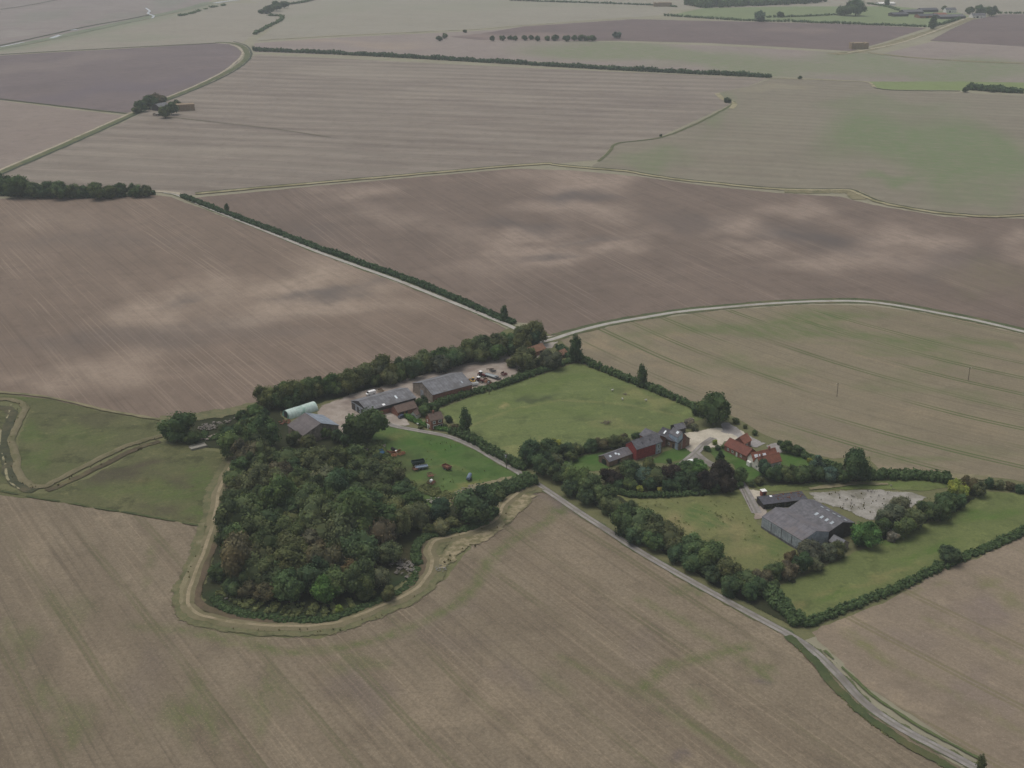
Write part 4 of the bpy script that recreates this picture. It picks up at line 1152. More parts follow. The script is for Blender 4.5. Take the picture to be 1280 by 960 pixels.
T(783, 552, 9, 'khaki', 'round khaki bush behind the long low shed', 'bush', cat='bush')
T(1072, 583, 20, 'dark', 'large dark tree at the end of the farmhouse belt', hk=1.8)
T(1055, 594, 10, 'dark', 'dark shrub tree beside the large dark end tree')
T(956, 585, 11, 'vdark', 'dark tree touching the white gable of the farmhouse')
T(970, 592, 11, 'dark', 'dark tree below the farmhouse terrace')
T(987, 593, 11, 'mid', 'mid green tree below the small farmhouse lawn')
T(1003, 592, 12, 'green', 'deep green tree in the middle of the farmhouse belt')
T(1020, 592, 12, 'dark', 'dark tree in the farmhouse belt before the yellow bush')
T(1038, 594, 11, 'blue', 'bluish tree in the farmhouse belt near the large end tree')
T(950, 601, 8, 'olive', 'olive bush on the slope by the farm lane', 'bush', cat='bush')
T(940, 604, 6, 'mid', 'low bush at the roadside by the farm lane bend', 'bush', cat='bush')
T(1013, 576, 5, 'yellow', 'bright yellow bush beside the small farmhouse lawn', 'bush', cat='bush')
T(1022, 576, 7, 'blue', 'blue green conifer beside the yellow bush', 'cone', hpx=16)
T(984, 559, 9, 'green', 'green tree beside the paved drive of the farmhouse', hk=1.5)
T(995, 563, 8, 'dark', 'dark tree at the stubble corner by the small lawn', hk=1.5)
T(975, 553, 5, 'dark', 'little dark tree beside the paved drive', 'bush', cat='bush')
T(931, 533, 4, 'olive', 'olive bush on the bank above the farmhouse drive', 'bush', cat='bush')
T(919, 526, 6, 'mid', 'bush where the farm drive meets the stubble', 'bush', cat='bush')
T(944, 541, 5, 'green', 'green bush on the drive bank below the stubble', 'bush', cat='bush')
T(1186, 693, 14, 'dark', 'lone dark tree on the meadow hedge by the pale stubble', hk=1.6)
T(1170, 703, 5, 'dark', 'small bush at the foot of the lone meadow tree', 'bush', cat='bush')
# trees near the cottage
T(528, 503, 8, 'dark', 'dark tree between the two barns')
T(541, 508, 9, 'dark', 'dark tree behind the brick cottage')
T(530, 512, 8, 'green', 'green tree on the roof side of the cottage')
T(517, 521, 4.5, 'dark', 'dark shrub beside the white gabled outbuilding', 'bush', cat='bush')
T(560, 524, 7, 'dark', 'dark shrub on the paddock side of the cottage', 'bush', cat='bush')
T(570, 536, 8, 'brown', 'brownish shrub at the cottage corner by the poplar', 'bush', cat='bush')
T(556, 533, 5, 'mid', 'shrub in the cottage front garden', 'bush', cat='bush')
T(526, 534, 4, 'olive', 'small olive shrub in the cottage side garden', 'bush', cat='bush')
# scrub at machinery edge
for x, y, r, c, l in ((480, 582, 11, 'olive', 'olive scrub bush behind the blue machine'), (497, 592, 12, 'olive', 'rounded scrub bush below the orange machinery'), (470, 572, 9, 'dark', 'dark scrub bush next to the blue machine'),
                      (508, 604, 9, 'dark', 'dark scrub bush below the grey trailers'), (478, 602, 13, 'olive', 'tall olive scrub at the wood side of the machinery'), (512, 624, 11, 'brown', 'brown scrub bush between machinery and dark trees'),
                      (575, 640, 12, 'mid', 'mid green scrub bush on the ditch bank beside the big oak'), (566, 652, 12, 'olive', 'olive bush overhanging the ditch left of the big oak'), (618, 640, 11, 'green', 'green bush on the lane side of the big oak'), (626, 620, 10, 'mid', 'mid green bush on top of the lane ditch thicket'), (646, 608, 9, 'dark', 'dark bush at the lane end of the ditch thicket')):
    T(x, y, r, c, l, 'bush', cat='bush')
# belt along the lane
belt = [(664, 566, 13, 'dark'), (684, 561, 11, 'dark'), (694, 555, 7, 'yellow'), (680, 580, 12, 'dark'), (693, 574, 9, 'olive'), (702, 590, 13, 'green'), (721, 598, 15, 'green'), (714, 610, 10, 'dark'), (741, 608, 14, 'green'), (734, 620, 10, 'dark'),
        (757, 618, 12, 'mid'), (764, 632, 11, 'olive'), (786, 636, 10, 'mid'), (781, 648, 15, 'green'), (801, 654, 16, 'green'), (796, 668, 11, 'dark'), (822, 660, 14, 'mid'), (818, 676, 12, 'green'), (840, 672, 15, 'olive'), (845, 690, 11, 'dark'), (866, 684, 16, 'green'),
        (868, 702, 12, 'dark'), (890, 696, 17, 'green'), (890, 716, 11, 'dark'), (911, 712, 15, 'olive'), (914, 730, 11, 'dark'), (932, 722, 13, 'mid'), (938, 740, 9, 'dark'), (946, 732, 10, 'dark')]
for i, (x, y, r, c) in enumerate(belt):
    T(x, y + 1, r * 1.2, c, '%s tree, number %d from the cottage end of the lane belt' % (CNAME[c], i + 1), name='roadside_tree', group='belt of trees along the lane', hk=1.75)
pb = [(706, 563, 10, 'dark'), (722, 561, 9, 'olive'), (737, 557, 9, 'dark'), (752, 555, 9, 'brown'), (766, 551, 9, 'olive'), (778, 547, 7, 'brown'), (796, 545, 7, 'dark'), (715, 570, 8, 'mid')]
for i, (x, y, r, c) in enumerate(pb):
    T(x, y, r * 1.1, c, '%s tree, %s from the lane along the lower paddock edge' % (CNAME[c], ORD[i]), name='roadside_tree', group='trees along the lower paddock edge', hk=1.6)
cb = [(764, 594, 12, 'purple'), (776, 592, 10, 'brown'), (788, 590, 13, 'dark'), (803, 592, 12, 'blue'), (812, 582, 10, 'olive'), (820, 594, 13, 'olive'), (838, 592, 12, 'purple'), (849, 600, 11, 'vdark'), (857, 586, 12, 'green'), (873, 586, 12, 'bright'),
      (868, 600, 11, 'vdark'), (884, 600, 13, 'purple'), (902, 592, 15, 'purple'), (908, 604, 11, 'purple'), (924, 594, 9, 'green')]
for i, (x, y, r, c) in enumerate(cb):
    T(x, y + 1, r * 1.1, c, '%s tree, %s from the low shed in the dark belt' % (CNAME[c], ORD[i]), name='copse_tree', group='dark belt of trees below the red barn', hk=1.8)
for i, (x, y, r, c) in enumerate(((772, 604, 9, 'dark'), (788, 606, 10, 'green'), (812, 605, 9, 'dark'), (838, 607, 10, 'vdark'), (852, 609, 8, 'dark'), (872, 608, 10, 'vdark'), (892, 609, 9, 'dark'))):
    T(x, y, r, c, 'low %s tree, %s from the lane belt along the dark belt foot' % (CNAME[c], ORD[i]), name='copse_tree', group='dark belt of trees below the red barn', hk=1.5)
for i, (x, y, r) in enumerate(((800, 612, 7), (826, 612, 5))):
    T(x, y, r, 'yellow', ('yellow flowering bush at the foot of the dark belt', 'smaller yellow bush under the dark belt near the lane')[i], 'bush', cat='bush')
bb = [(952, 722, 12, 'brown', 'brownish tree'), (968, 712, 13, 'green', 'deep green tree'), (965, 730, 9, 'green', 'low green tree'), (984, 712, 13, 'brown', 'russet brown tree'), (990, 698, 9, 'russet', 'small russet tree'), (1002, 704, 13, 'dark', 'dark tree'), (1014, 690, 15, 'grey', 'grey green willow'),
      (1020, 706, 9, 'pale', 'pale bleached willow'), (1033, 690, 12, 'grey', 'greyish tree'), (1048, 688, 11, 'olive', 'olive tree')]
for i, (x, y, r, c, l) in enumerate(bb):
    T(x, y, r, c, l + ', %s from the lane in the belt below the big barn' % ORD[i], name='copse_tree', group='belt of trees below the big barn', hk=1.7)
b2 = [(1084, 668, 16, 'bright', 'rounded bright green tree'), (1102, 660, 11, 'green', 'deep green tree'), (1112, 645, 17, 'grey', 'tall grey green willow'), (1126, 634, 12, 'pale', 'pale silvery willow'), (1116, 670, 8, 'silver', 'bleached bare willow'), (1130, 660, 13, 'mid', 'mid green tree'),
      (1140, 650, 14, 'olive', 'olive tree'), (1154, 640, 9, 'russet', 'russet shrub'), (1162, 636, 14, 'dark', 'dark tree'), (1178, 642, 11, 'green', 'green tree'), (1182, 628, 14, 'dark', 'dark rounded tree'), (1198, 612, 14, 'lime', 'large yellow green tree'), (1196, 626, 10, 'dark', 'dark low tree'),
      (1212, 606, 11, 'brown', 'dull brown tree'), (1224, 612, 9, 'olive', 'small olive tree')]
for i, (x, y, r, c, l) in enumerate(b2):
    T(x, y, r, c, l + ', %s from the big barn along the meadow top' % ORD[i], name='copse_tree', group='trees along the top of the meadow', hk=1.7)
for i, (x, y, r, c) in enumerate(((1236, 604, 9, 'dark'), (1250, 606, 8, 'olive'), (1263, 608, 8, 'brown'), (1276, 611, 8, 'dark'), (1290, 613, 8, 'dark'))[:4]):
    T(x, y, r, c, '%s bush, %s in the hedge leaving the meadow corner' % (CNAME[c], ORD[i]), 'bush', cat='bush', group='bushes in the meadow corner hedge')
# --- far trees
ft = [(3, 230, 11), (20, 234, 14), (41, 238, 11), (58, 238, 10.5), (75, 238, 10.5), (91, 239, 9.5), (104, 240, 8.5), (121, 239, 10), (136, 240, 9.5), (150, 238, 9), (168, 238, 8.5), (181, 239, 8)]
for i, (x, y, r) in enumerate(ft):
    T(x, y, r, ('dark', 'green', 'mid')[i % 3], 'round hedgerow tree, %s from the lane end in the far left row' % ORD[11 - i], name='hedgerow_tree', group='row of round trees beyond the brown field', hk=1.7)
farm_t = [(176, 133, 6, 'dark'), (186, 128, 7, 'dark'), (196, 124, 7, 'brown'), (203, 125, 5, 'dark'), (206, 140, 6, 'mid'), (214, 136, 6, 'dark'), (221, 130, 4, 'mid'), (170, 137, 4, 'mid')]
for i, (x, y, r, c) in enumerate(farm_t):
    T(x, y, r * 1.25, c, '%s tree, %s of the clump round the lonely field shed' % (CNAME[c], ORD[i]), name='hedgerow_tree', group='clump of trees round the lonely shed', hk=1.6)
dots = [615, 628, 638, 644, 656, 664, 672, 684, 694, 708, 718, 726, 734, 741]
for i, x in enumerate(dots):
    T(x, 48 - (i % 3) * .4, 4.4 if i > 7 else 3.6, 'dark', 'small dark tree, %s in the far dotted row from its open end' % ORD[i], name='hedgerow_tree', group='dotted row of trees across the far plough', hk=1.5)
for x, y, r, c, l in ((549, 48, 4, 'dark', 'dark tree of the pair standing in the far stubble'), (556, 45, 3.6, 'mid', 'paler tree of the pair standing in the far stubble'), (581, 39, 2.6, 'dark', 'tiny lone tree on the corner of the far dark plough'), (771, 44, 5, 'blue', 'tall bluish tree at the end of the far dotted row'),
                      (910, 125, 4.6, 'vdark', 'lone round tree on the pale dyke corner'), (826, 169, 2, 'dark', 'tiny bush on the dyke between two stubbles'), (1000, 97, 2.6, 'dark', 'tiny dark tree on the far pale lane'), (963, 95, 2, 'dark', 'tiny bush at the end of the long far hedge'),
                      (1056, 12, 9, 'dark', 'near tree of the dark pair in the far pasture'), (1070, 10, 10, 'dark', 'far tree of the dark pair in the far pasture'), (950, 20, 7, 'blue', 'bluish clump tree in the far hedge'), (975, 18, 4, 'dark', 'small tree in the far pasture hedge'),
                      (1227, 12, 7, 'dark', 'dark tree beside the far white house'), (1240, 14, 7, 'dark', 'dark tree behind the far white house'), (1213, 13, 5, 'mid', 'tree between the far sheds and white house'), (1180, 10, 3, 'mid', 'small tree behind the far sheds'), (1109, 3, 4, 'dark', 'dark tree by the far bright yard'),
                      (1207, 112, 4, 'dark', 'dark tree at the start of the far right hedge'), (1240, 112, 4, 'dark', 'dark tree in the far right hedge'), (336, 12, 6, 'dark', 'dark tree in the far left spinney'), (345, 8, 6, 'dark', 'second tree of the far left spinney'), (355, 6, 5, 'dark', 'end tree of the far left spinney'), (326, 14, 4, 'dark', 'small outer tree of the far left spinney')):
    T(x, y, r, c, l, name='hedgerow_tree', hk=1.5)
T(1167, 28, 4, 'dark', 'dark poplar on the far pasture corner', 'column', hpx=12)
# far wood reads as one mass
hedge('woodland', [(868, 8), (900, 7), (940, 5), (975, 4), (1012, 1)], 110, 17, 'dark', 'dense dark wood on the far horizon side of the pasture', kind='stuff', step=9, leaf=2.2, per=20, cat='wood')

# --- hedges
hedge('hedge', [(228, 247), (250, 255), (300, 274), (350, 293), (400, 312), (450, 330), (500, 347), (550, 367), (600, 388), (640, 405)], 5, 3.2, 'vdark', 'long dark hedge along the far lane to the crossroads', step=2.0, leaf=.6, per=22)
hedge('hedge', [(318, 64), (400, 67), (500, 72), (640, 80), (760, 87), (860, 92), (962, 97)], 9, 6.5, 'vdark', 'very long dark hedge across the far fields', step=4.5, leaf=1.3, per=14)
hedge('hedge', [(722, 449), (740, 458), (770, 470), (800, 482), (840, 498), (872, 512)], 5, 3.4, 'dark', 'thick hedge between the paddock and the streaked stubble', step=1.7, leaf=.5)
hedge('hedge', [(548, 508), (580, 496), (620, 485), (660, 471), (700, 457), (720, 450)], 4.2, 3.0, 'dark', 'thick hedge between the paddock and the barn yard', step=1.6, leaf=.45)
hedge('hedge', [(566, 540), (590, 552), (615, 566), (640, 580), (656, 586)], 5.5, 3.2, 'dark', 'tall hedge beside the lane along the paddock', step=1.6, leaf=.45)
hedge('hedge', [(508, 522), (515, 526), (524, 530), (535, 534), (548, 537), (566, 540)], 2.6, 1.9, 'bright', 'clipped bright green hedge round the cottage garden', step=1.0, leaf=.3)
hedge('hedge', [(606, 622), (620, 617), (640, 612), (655, 606), (664, 602)], 9, 4.0, 'dark', 'dense dark thicket beside the lane ditch', step=2.0, leaf=.5, cat='thicket')
hedge('hedge', [(955, 742), (970, 752), (985, 768), (1000, 782)], 7, 3.2, 'dark', 'dark hedge corner between lane and meadow', step=1.8, leaf=.5)
hedge('hedge', [(1004, 782), (1040, 769), (1080, 753), (1120, 737), (1160, 718), (1200, 700), (1240, 683), (1300, 657)], 4.5, 2.2, 'dark', 'low dark hedge between the meadow and pale stubble', step=1.6, leaf=.42)
hedge('hedge', [(765, 614), (790, 621), (820, 621), (860, 619), (900, 615), (926, 609)], 3, 2.0, 'dark', 'low hedge under the dark belt above the barn meadow', step=1.3, leaf=.4)
hedge('hedge', [(1085, 598), (1120, 597), (1150, 597), (1185, 602)], 7, 3.4, 'dark', 'broad hedge between the streaked stubble and meadow top', step=2.0, leaf=.5)
hedge('hedge', [(996, 566), (1010, 574), (1030, 580), (1050, 586)], 4, 2.4, 'dark', 'hedge behind the yellow bush on the stubble edge', step=1.6, leaf=.4)
hedge('hedge', [(700, 436), (706, 442), (712, 447), (722, 451)], 5, 2.6, 'vdark', 'dark scrub hedge round the paddock corner poplar', step=1.6, leaf=.45)
hedge('hedge', [(1212, 112), (1240, 114), (1270, 116), (1320, 118)], 12, 8, 'vdark', 'tall dark hedge at the far right field edge', step=5, leaf=1.3, per=14)
hedge('hedge', [(832, 20), (880, 23), (930, 26), (1000, 28), (1080, 31), (1162, 34)], 7, 5, 'dark', 'far dark hedge below the pasture', step=6, leaf=1.6, per=10)
hedge('hedge', [(1163, 34), (1180, 30), (1196, 25), (1202, 21)], 7, 5, 'dark', 'short far hedge climbing to the sheds', step=6, leaf=1.6, per=10)
hedge('hedge', [(960, 22), (1000, 21), (1040, 19), (1060, 18)], 7, 4, 'dark', 'far hedge line crossing the pasture', step=6, leaf=1.6, per=10)
hedge('hedge', [(1085, 5), (1110, 9), (1122, 13)], 7, 4, 'dark', 'short hedge by the far bright yard', step=6, leaf=1.6, per=10)
hedge('hedge', [(640, 1), (740, 4), (820, 7), (845, 9)], 8, 4, 'vdark', 'dark hedge line on the farthest pale field', step=7, leaf=1.8, per=10)
hedge('hedge', [(338, 20), (352, 21), (350, 26), (335, 34), (318, 43)], 8, 4, 'dark', 'hedge round the far spinney field corner', step=7, leaf=1.8, per=10)
hedge('hedge', [(360, 6), (380, 3), (400, -2)], 9, 5, 'dark', 'hedge running away from the far spinney', step=7, leaf=1.8, per=10)
hedge('hedge', [(225, 20), (240, 17), (262, 10), (280, 7)], 9, 4, 'dark', 'scattered bushes along the far marsh dyke', step=9, gap=.5, leaf=1.8, per=10)
hedge('hedge', [(-20, 243), (40, 246), (100, 247), (150, 246), (192, 243)], 6, 4, 'vdark', 'dark understorey hedge below the far round trees', step=2.6, leaf=.8, per=16)
hedge('hedge', [(1248, 17), (1290, 17)], 8, 5, 'dark', 'far hedge beyond the white house', step=7, leaf=1.8, per=10)
hedge('reeds', [(268, 750), (285, 764), (320, 772), (370, 777), (410, 776), (440, 765), (480, 750), (512, 732), (522, 712)], 3.4, 1.4, 'dark', 'dark reeds and brambles lining the ditch round the wood', step=1.4, leaf=.35, cat='undergrowth', kind='stuff')
hedge('reeds', [(522, 706), (520, 690), (528, 676), (550, 668), (580, 664), (606, 655)], 4.0, 1.8, 'dark', 'dark brambles along the inner ditch towards the oak', step=1.5, leaf=.35, cat='undergrowth', kind='stuff')
hedge('tall_grass', [(984, 796), (1013, 824), (1040, 856), (1073, 890), (1113, 920), (1163, 948), (1222, 983)], 2.2, .45, 'khaki', 'long dark grass in the ditch beside the lane', step=1.0, leaf=.24, cat='grass', kind='stuff', gap=.5)
hedge('brambles', [(282, 738), (310, 754), (350, 762), (400, 765), (440, 757)], 9, 1.3, 'olive', 'low olive scrub under the front trees of the wood', step=1.7, leaf=.35, cat='undergrowth', kind='stuff', gap=.3)
hedge('brambles', [(500, 606), (530, 612), (560, 622), (585, 630)], 8, 1.3, 'olive', 'rough olive brambles between machinery and ditch', step=1.8, leaf=.35, cat='undergrowth', kind='stuff', gap=.25)
hedge('brambles', [(455, 552), (470, 560), (480, 575), (500, 590)], 9, 1.8, 'mid', 'green brambles at the wood edge beside the machinery', step=1.9, leaf=.35, cat='undergrowth', kind='stuff', gap=.2)
hedge('brambles', [(235, 552), (255, 545), (275, 548), (290, 556)], 9, 1.2, 'dark', 'dark nettles round the rubble by the culvert', step=1.7, leaf=.35, cat='undergrowth', kind='stuff', gap=.3)


# ------------------------------------------------------------------ buildings
class Bld:
    """building set down from three eave corners; local x along the front eave, y to the back, z up"""

    def __init__(self, name, label, A, B, C, ez, cat='barn', L=None, D=None, group=None):
        a, b, c = at(*A, ez).xy, at(*B, ez).xy, at(*C, ez).xy
        u = (b - a); self.L = L or u.length; u.normalize()
        v = c - a
        per = -u.y * v.x + u.x * v.y
        self.D = D or abs(per)
        if per < 0:                      # keep y pointing to the back
            a = a + u * self.L
            u = -u
        self.ez = ez
        self.root = empty(name, (a.x, a.y, 0), math.atan2(u.y, u.x), label, cat, group)

    def part(self, name, mb, mat, parent=None):
        return mb.build(name, mat, parent or self.root)

    def gable(self, rise, wall, roof, axis='x', x0=0, x1=None, y0=0, y1=None, ez=None, over=.35, th=.16, names=('wall', 'roof'), ridge=.5, base=-.3):
        x1 = self.L if x1 is None else x1
        y1 = self.D if y1 is None else y1
        ez = ez or self.ez
        w = MB(); r = MB()
        s0, s1, a0, a1 = (y0, y1, x0, x1) if axis == 'x' else (x0, x1, y0, y1)
        sm = s0 + (s1 - s0) * ridge
        w.prism([(s0, base), (s1, base), (s1, ez), (sm, ez + rise), (s0, ez)], a0, a1, axis)
        k0 = rise / (sm - s0); k1 = rise / (s1 - sm)
        g = .02
        r.prism([(s0 - over, ez - over * k0 + g), (sm, ez + rise + g), (sm, ez + rise + g + th), (s0 - over, ez - over * k0 + g + th)], a0 - over, a1 + over, axis)
        r.prism([(sm, ez + rise + g), (s1 + over, ez - over * k1 + g), (s1 + over, ez - over * k1 + g + th), (sm, ez + rise + g + th)], a0 - over, a1 + over, axis)
        wo = self.part(names[0], w, wall); ro = self.part(names[1], r, roof)
        self.roof = ro; self.wall = wo
        self.slope = lambda s, front=True: (ez + (s - s0) * k0 if s <= sm else ez + rise - (s - sm) * k1) + g + th
        self.kk = (k0, k1, sm, axis)
        rc = MB()
        rc.prism([(sm - .22, ez + rise + th - .06), (sm + .22, ez + rise + th - .06), (sm, ez + rise + th + .12)], a0 - over, a1 + over, axis)
        rc.build('ridge_cap', roof, ro)
        return ro

    def skylight(self, a, s, da, ds, mat):
        """rooflight at distance a along the ridge and s across, lying on the slope"""
        k0, k1, sm, axis = self.kk
        f = self.slope
        mb = MB()
        pts = []
        for dz in (.0, .09):
            for (aa, ss) in ((a - da, s - ds), (a + da, s - ds), (a + da, s + ds), (a - da, s + ds)):
                z = f(ss) + dz - .02
                pts.append((aa, ss, z) if axis == 'x' else (ss, aa, z))
        if axis == 'x': mb.hexa(pts[:4], pts[4:])
        else: mb.hexa([pts[i] for i in (0, 3, 2, 1)], [pts[i] for i in (4, 7, 6, 5)])
        return mb.build('rooflight', mat, self.roof)

    def on_wall(self, name, face, a0, a1, z0, z1, mat, out=.06, pos=None, parent=None):
        """a flat panel (door, window) on a wall; face in front/back/left/right"""
        mb = MB()
        if face == 'front': q = pos or 0; mb.box(a0, a1, q - out, q - .0, z0, z1)
        elif face == 'back': q = self.D if pos is None else pos; mb.box(a0, a1, q, q + out, z0, z1)
        elif face == 'left': q = pos or 0; mb.box(q - out, q, a0, a1, z0, z1)
        else: q = self.L if pos is None else pos; mb.box(q, q + out, a0, a1, z0, z1)
        return self.part(name, mb, mat, parent)

    def window(self, face, a0, a1, z0, z1, frame='white', glass='glass', pos=None, bar=True, out=.08, fw=.16):
        """frame of four bars (and a mullion) with the pane inside"""
        q = pos if pos is not None else {'front': 0, 'left': 0, 'back': self.D, 'right': self.L}[face]
        sg = -1 if face in ('front', 'left') else 1
        fr = MB(); pn = MB()

        def b(mb, s0, s1, t0, t1, d0, d1):
            lo, hi = sorted((q + sg * d0, q + sg * d1))
            if face in ('front', 'back'): mb.box(s0, s1, lo, hi, t0, t1)
            else: mb.box(lo, hi, s0, s1, t0, t1)
        b(fr, a0, a1, z0, z0 + fw, 0, out); b(fr, a0, a1, z1 - fw, z1, 0, out)
        b(fr, a0, a0 + fw, z0 + fw, z1 - fw, 0, out); b(fr, a1 - fw, a1, z0 + fw, z1 - fw, 0, out)
        if bar: b(fr, (a0 + a1) / 2 - .05, (a0 + a1) / 2 + .05, z0 + fw, z1 - fw, .03, out)
        b(pn, a0 + fw, a1 - fw, z0 + fw, z1 - fw, 0, .03)
        f = self.part('window', fr, M[frame])
        pn.build('pane', M[glass], f)
        return f

    def chimney(self, x, y, z, w=.7, h=1.6, mat='brick'):
        mb = MB()
        mb.box(x - w / 2, x + w / 2, y - w / 2, y + w / 2, z, z + h)
        mb.box(x - w / 2 - .08, x + w / 2 + .08, y - w / 2 - .08, y + w / 2 + .08, z + h, z + h + .14)
        c = mb.build('chimney', M[mat], self.roof)
        pt = MB(); pt.tube((x, y, z + h + .14), (x, y, z + h + .55), .16, .12)
        pt.build('chimney_pot', M['tile_terra'], c)
        return c


# long barn
b = Bld('long_barn', 'long grey roofed barn with brick front and white end by the yard', (459, 513.5), (519.5, 497), (437, 501.5), 4.2)
b.gable(2.4, M['dark_board_and_shade'], M['asbestos'])  # dark wall colour paints the shaded open side above the brick
mb = MB(); mb.box(.1, b.L - .1, -.14, 0, -.3, 2.5)
b.part('brick_wall', mb, M['brick'])
b.on_wall('end_wall', 'left', .2, b.D - .2, 0, 4.1, M['grey_board'], .05)
b.on_wall('door', 'left', 4.2, 6.0, 0, 3.3, M['darksteel'], .14)
b.on_wall('door', 'left', 8.0, 9.6, 0, 3.2, M['darksteel'], .14)
b.on_wall('doorway', 'left', 11.4, 14.6, 0, 3.6, M['glass'], .14)  # flat dark panel paints the shade inside the open end
b.skylight(18.2, 3.6, .45, 1.1, M['rooflight'])
b.skylight(9.6, .9, .7, .6, M['white_bright'])
for k in range(2): b.skylight(6 + 9 * k, 4.5, .6, .5, M['asbestos_dark'])
# second barn
b = Bld('wide_barn', 'wide grey roofed barn with brick front and tan gable by the paddock hedge', (541, 493.5), (590, 480.5), (517, 478.5), 4.8)
b.gable(3.3, M['brick'], M['asbestos'])
mb = MB(); mb.prism([(.1, -.3), (b.D - .1, -.3), (b.D - .1, 4.7), (b.D / 2, 8.0), (.1, 4.7)], -.08, -.004, 'x')
b.part('gable_cladding', mb, M['tan_board'])
b.on_wall('door', 'left', 8.6, 11.2, 0, 4.0, M['grey_board'], .18)
b.on_wall('door', 'front', 15, 16.4, 0, 2.4, M['darksteel'], .06)
b.skylight(19, 3.0, .4, .8, M['rooflight_dim'])
# cottage
b = Bld('cottage', 'small two storey brick cottage with brown tiled roof and white windows', (538.6, 526.2), (553.8, 522.8), (532.5, 522.6), 4.8, 'house', D=5.6)
b.gable(2.3, M['brick'], M['tile_brown'], over=.3)
W = b.L
for x0, x1, z0, z1 in ((W * .16, W * .38, 2.9, 4.3), (W * .62, W * .90, 3.0, 4.4), (W * .16, W * .40, .5, 2.1), (W * .60, W * .94, .5, 2.2)):
    b.window('front', x0, x1, z0, z1, fw=.22)
b.window('left', 1.2, 2.2, .9, 2.2, fw=.2); b.window('left', 3.2, 4.2, 3.0, 4.2, fw=.2); b.window('left', 3.4, 4.4, .8, 2.1, fw=.2)
b.on_wall('door', 'front', W * .46, W * .55, 0, 2.05, M['white'], .08)
b.chimney(W * .42, 2.8, 6.6)
b.on_wall('porch', 'left', 2.4, 3.1, 0, 2.1, M['white'], .5)
# outbuilding
b = Bld('outbuilding', 'low brick outbuilding with brown tiled roof behind the parked car', (497.5, 515.5), (521, 509), (495, 510), 2.6, 'outbuilding', D=6.5)
b.gable(2.1, M['brick'], M['tile_brown'])
b.on_wall('door', 'front', 1.2, 3.2, 0, 2.2, M['dark_board_and_shade'])
b.on_wall('door', 'front', 4.2, 5.4, 0, 2.1, M['dark_board_and_shade'])
b = Bld('outbuilding', 'little wing with white painted gable beside the cottage hedge', (513.2, 517.4), (517.2, 518.2), (517, 513), 2.4, 'outbuilding', L=3.0, D=4.4)
b.gable(1.5, M['white'], M['tile_brown'], 'y')
b.window('front', .8, 1.9, .8, 1.9, 'darksteel')
# tiled shed near the crossroads and the little one beside it
b = Bld('tiled_shed', 'old shed with weathered terracotta roof under the belt by the crossroads', (661, 442.5), (682, 435.5), (657, 438), 2.6, 'shed', D=6)
b.gable(2.2, M['brick'], M['tile_terra'])
b.on_wall('doorway', 'right', 2.0, 4.0, 0, 2.4, M['dark_board_and_shade'])
b.on_wall('door', 'front', 8.4, 10.4, 0, 2.2, M['dark_board_and_shade'])
b = Bld('tiled_shed', 'tiny brown roofed shed beside the paddock corner poplar', (695, 441), (702, 443), (693, 437), 2.0, 'shed', L=4.2, D=4.5)
b.gable(1.6, M['brick_pale'], M['tile_terra'], 'y')
b.on_wall('door', 'front', 1.4, 2.6, 0, 1.9, M['dark_board_and_shade'])
# green arched store
b = Bld('arched_store', 'pale mint green arched store beside the shelter belt', (362, 524.5), (398, 513), (356, 520), 0.05, 'store', D=6.4)
mb = MB(); n = 16; hgt = 3.7
prof = [(b.D / 2 - math.cos(math.pi * i / n) * b.D / 2, max(-.3, math.sin(math.pi * i / n) * hgt)) for i in range(n + 1)]
for i in range(n):
    (s0, z0), (s1, z1) = prof[i], prof[i + 1]
    mb.add([(0, s0, z0), (b.L, s0, z0), (b.L, s1, z1), (0, s1, z1)], [(0, 1, 2, 3)])
o = b.part('roof', mb, M['mint']); o.data.polygons.foreach_set('use_smooth', [True] * len(o.data.polygons))
for k in range(1, 9):
    pass
for x in (.02, b.L - .12):
    mb = MB(); mb.prism([(s * .985 + .05, z * .985) for s, z in prof], x, x + .1, 'x'); b.part('end_wall', mb, M['mint_end'])
b.on_wall('door', 'left', 1.8, 4.6, 0, 3.1, M['darksteel'], .06, pos=.02)
# broad shed
b = Bld('broad_shed', 'broad shed with brown and pale roof slopes half hidden by the wood', (360, 531.5), (379, 544.5), (397.5, 515.5), 4.6, 'shed')
b2_ = b
b.gable(3.6, M['tan_board'], M['roof_brown'], names=('wall', 'roof'))
# the slope towards the yard carries paler sheets
k0, k1, sm, _ = b.kk
mb = MB()
yard_high = True
rot = b.root.rotation_euler.z


def slope_sheet(b, side, mat):
    k0, k1, sm, _ = b.kk
    s_out = -.36 if side == 0 else b.D + .36
    mb = MB()
    zr = b.ez + k0 * sm + .02 + .16
    zo = zr - (k0 * (sm + .36) if side == 0 else k1 * (b.D + .36 - sm))
    ys = [sm, s_out]
    pts = [(-.36, sm, zr + .012), (b.L + .36, sm, zr + .012), (b.L + .36, s_out, zo + .012), (-.36, s_out, zo + .012)]
    mb.hexa(pts if side else pts[::-1], [(x, y, z + .05) for x, y, z in (pts if side else pts[::-1])])
    return b.part('sheeting', mb, mat, b.roof)


# which local side faces the yard (world +x)?
ny = Vector((-math.sin(rot), math.cos(rot)))
slope_sheet(b, 1 if ny.x > 0 else 0, M['roof_blue'])
b.on_wall('door', 'front', 4, 8, 0, 3.6, M['darksteel'])

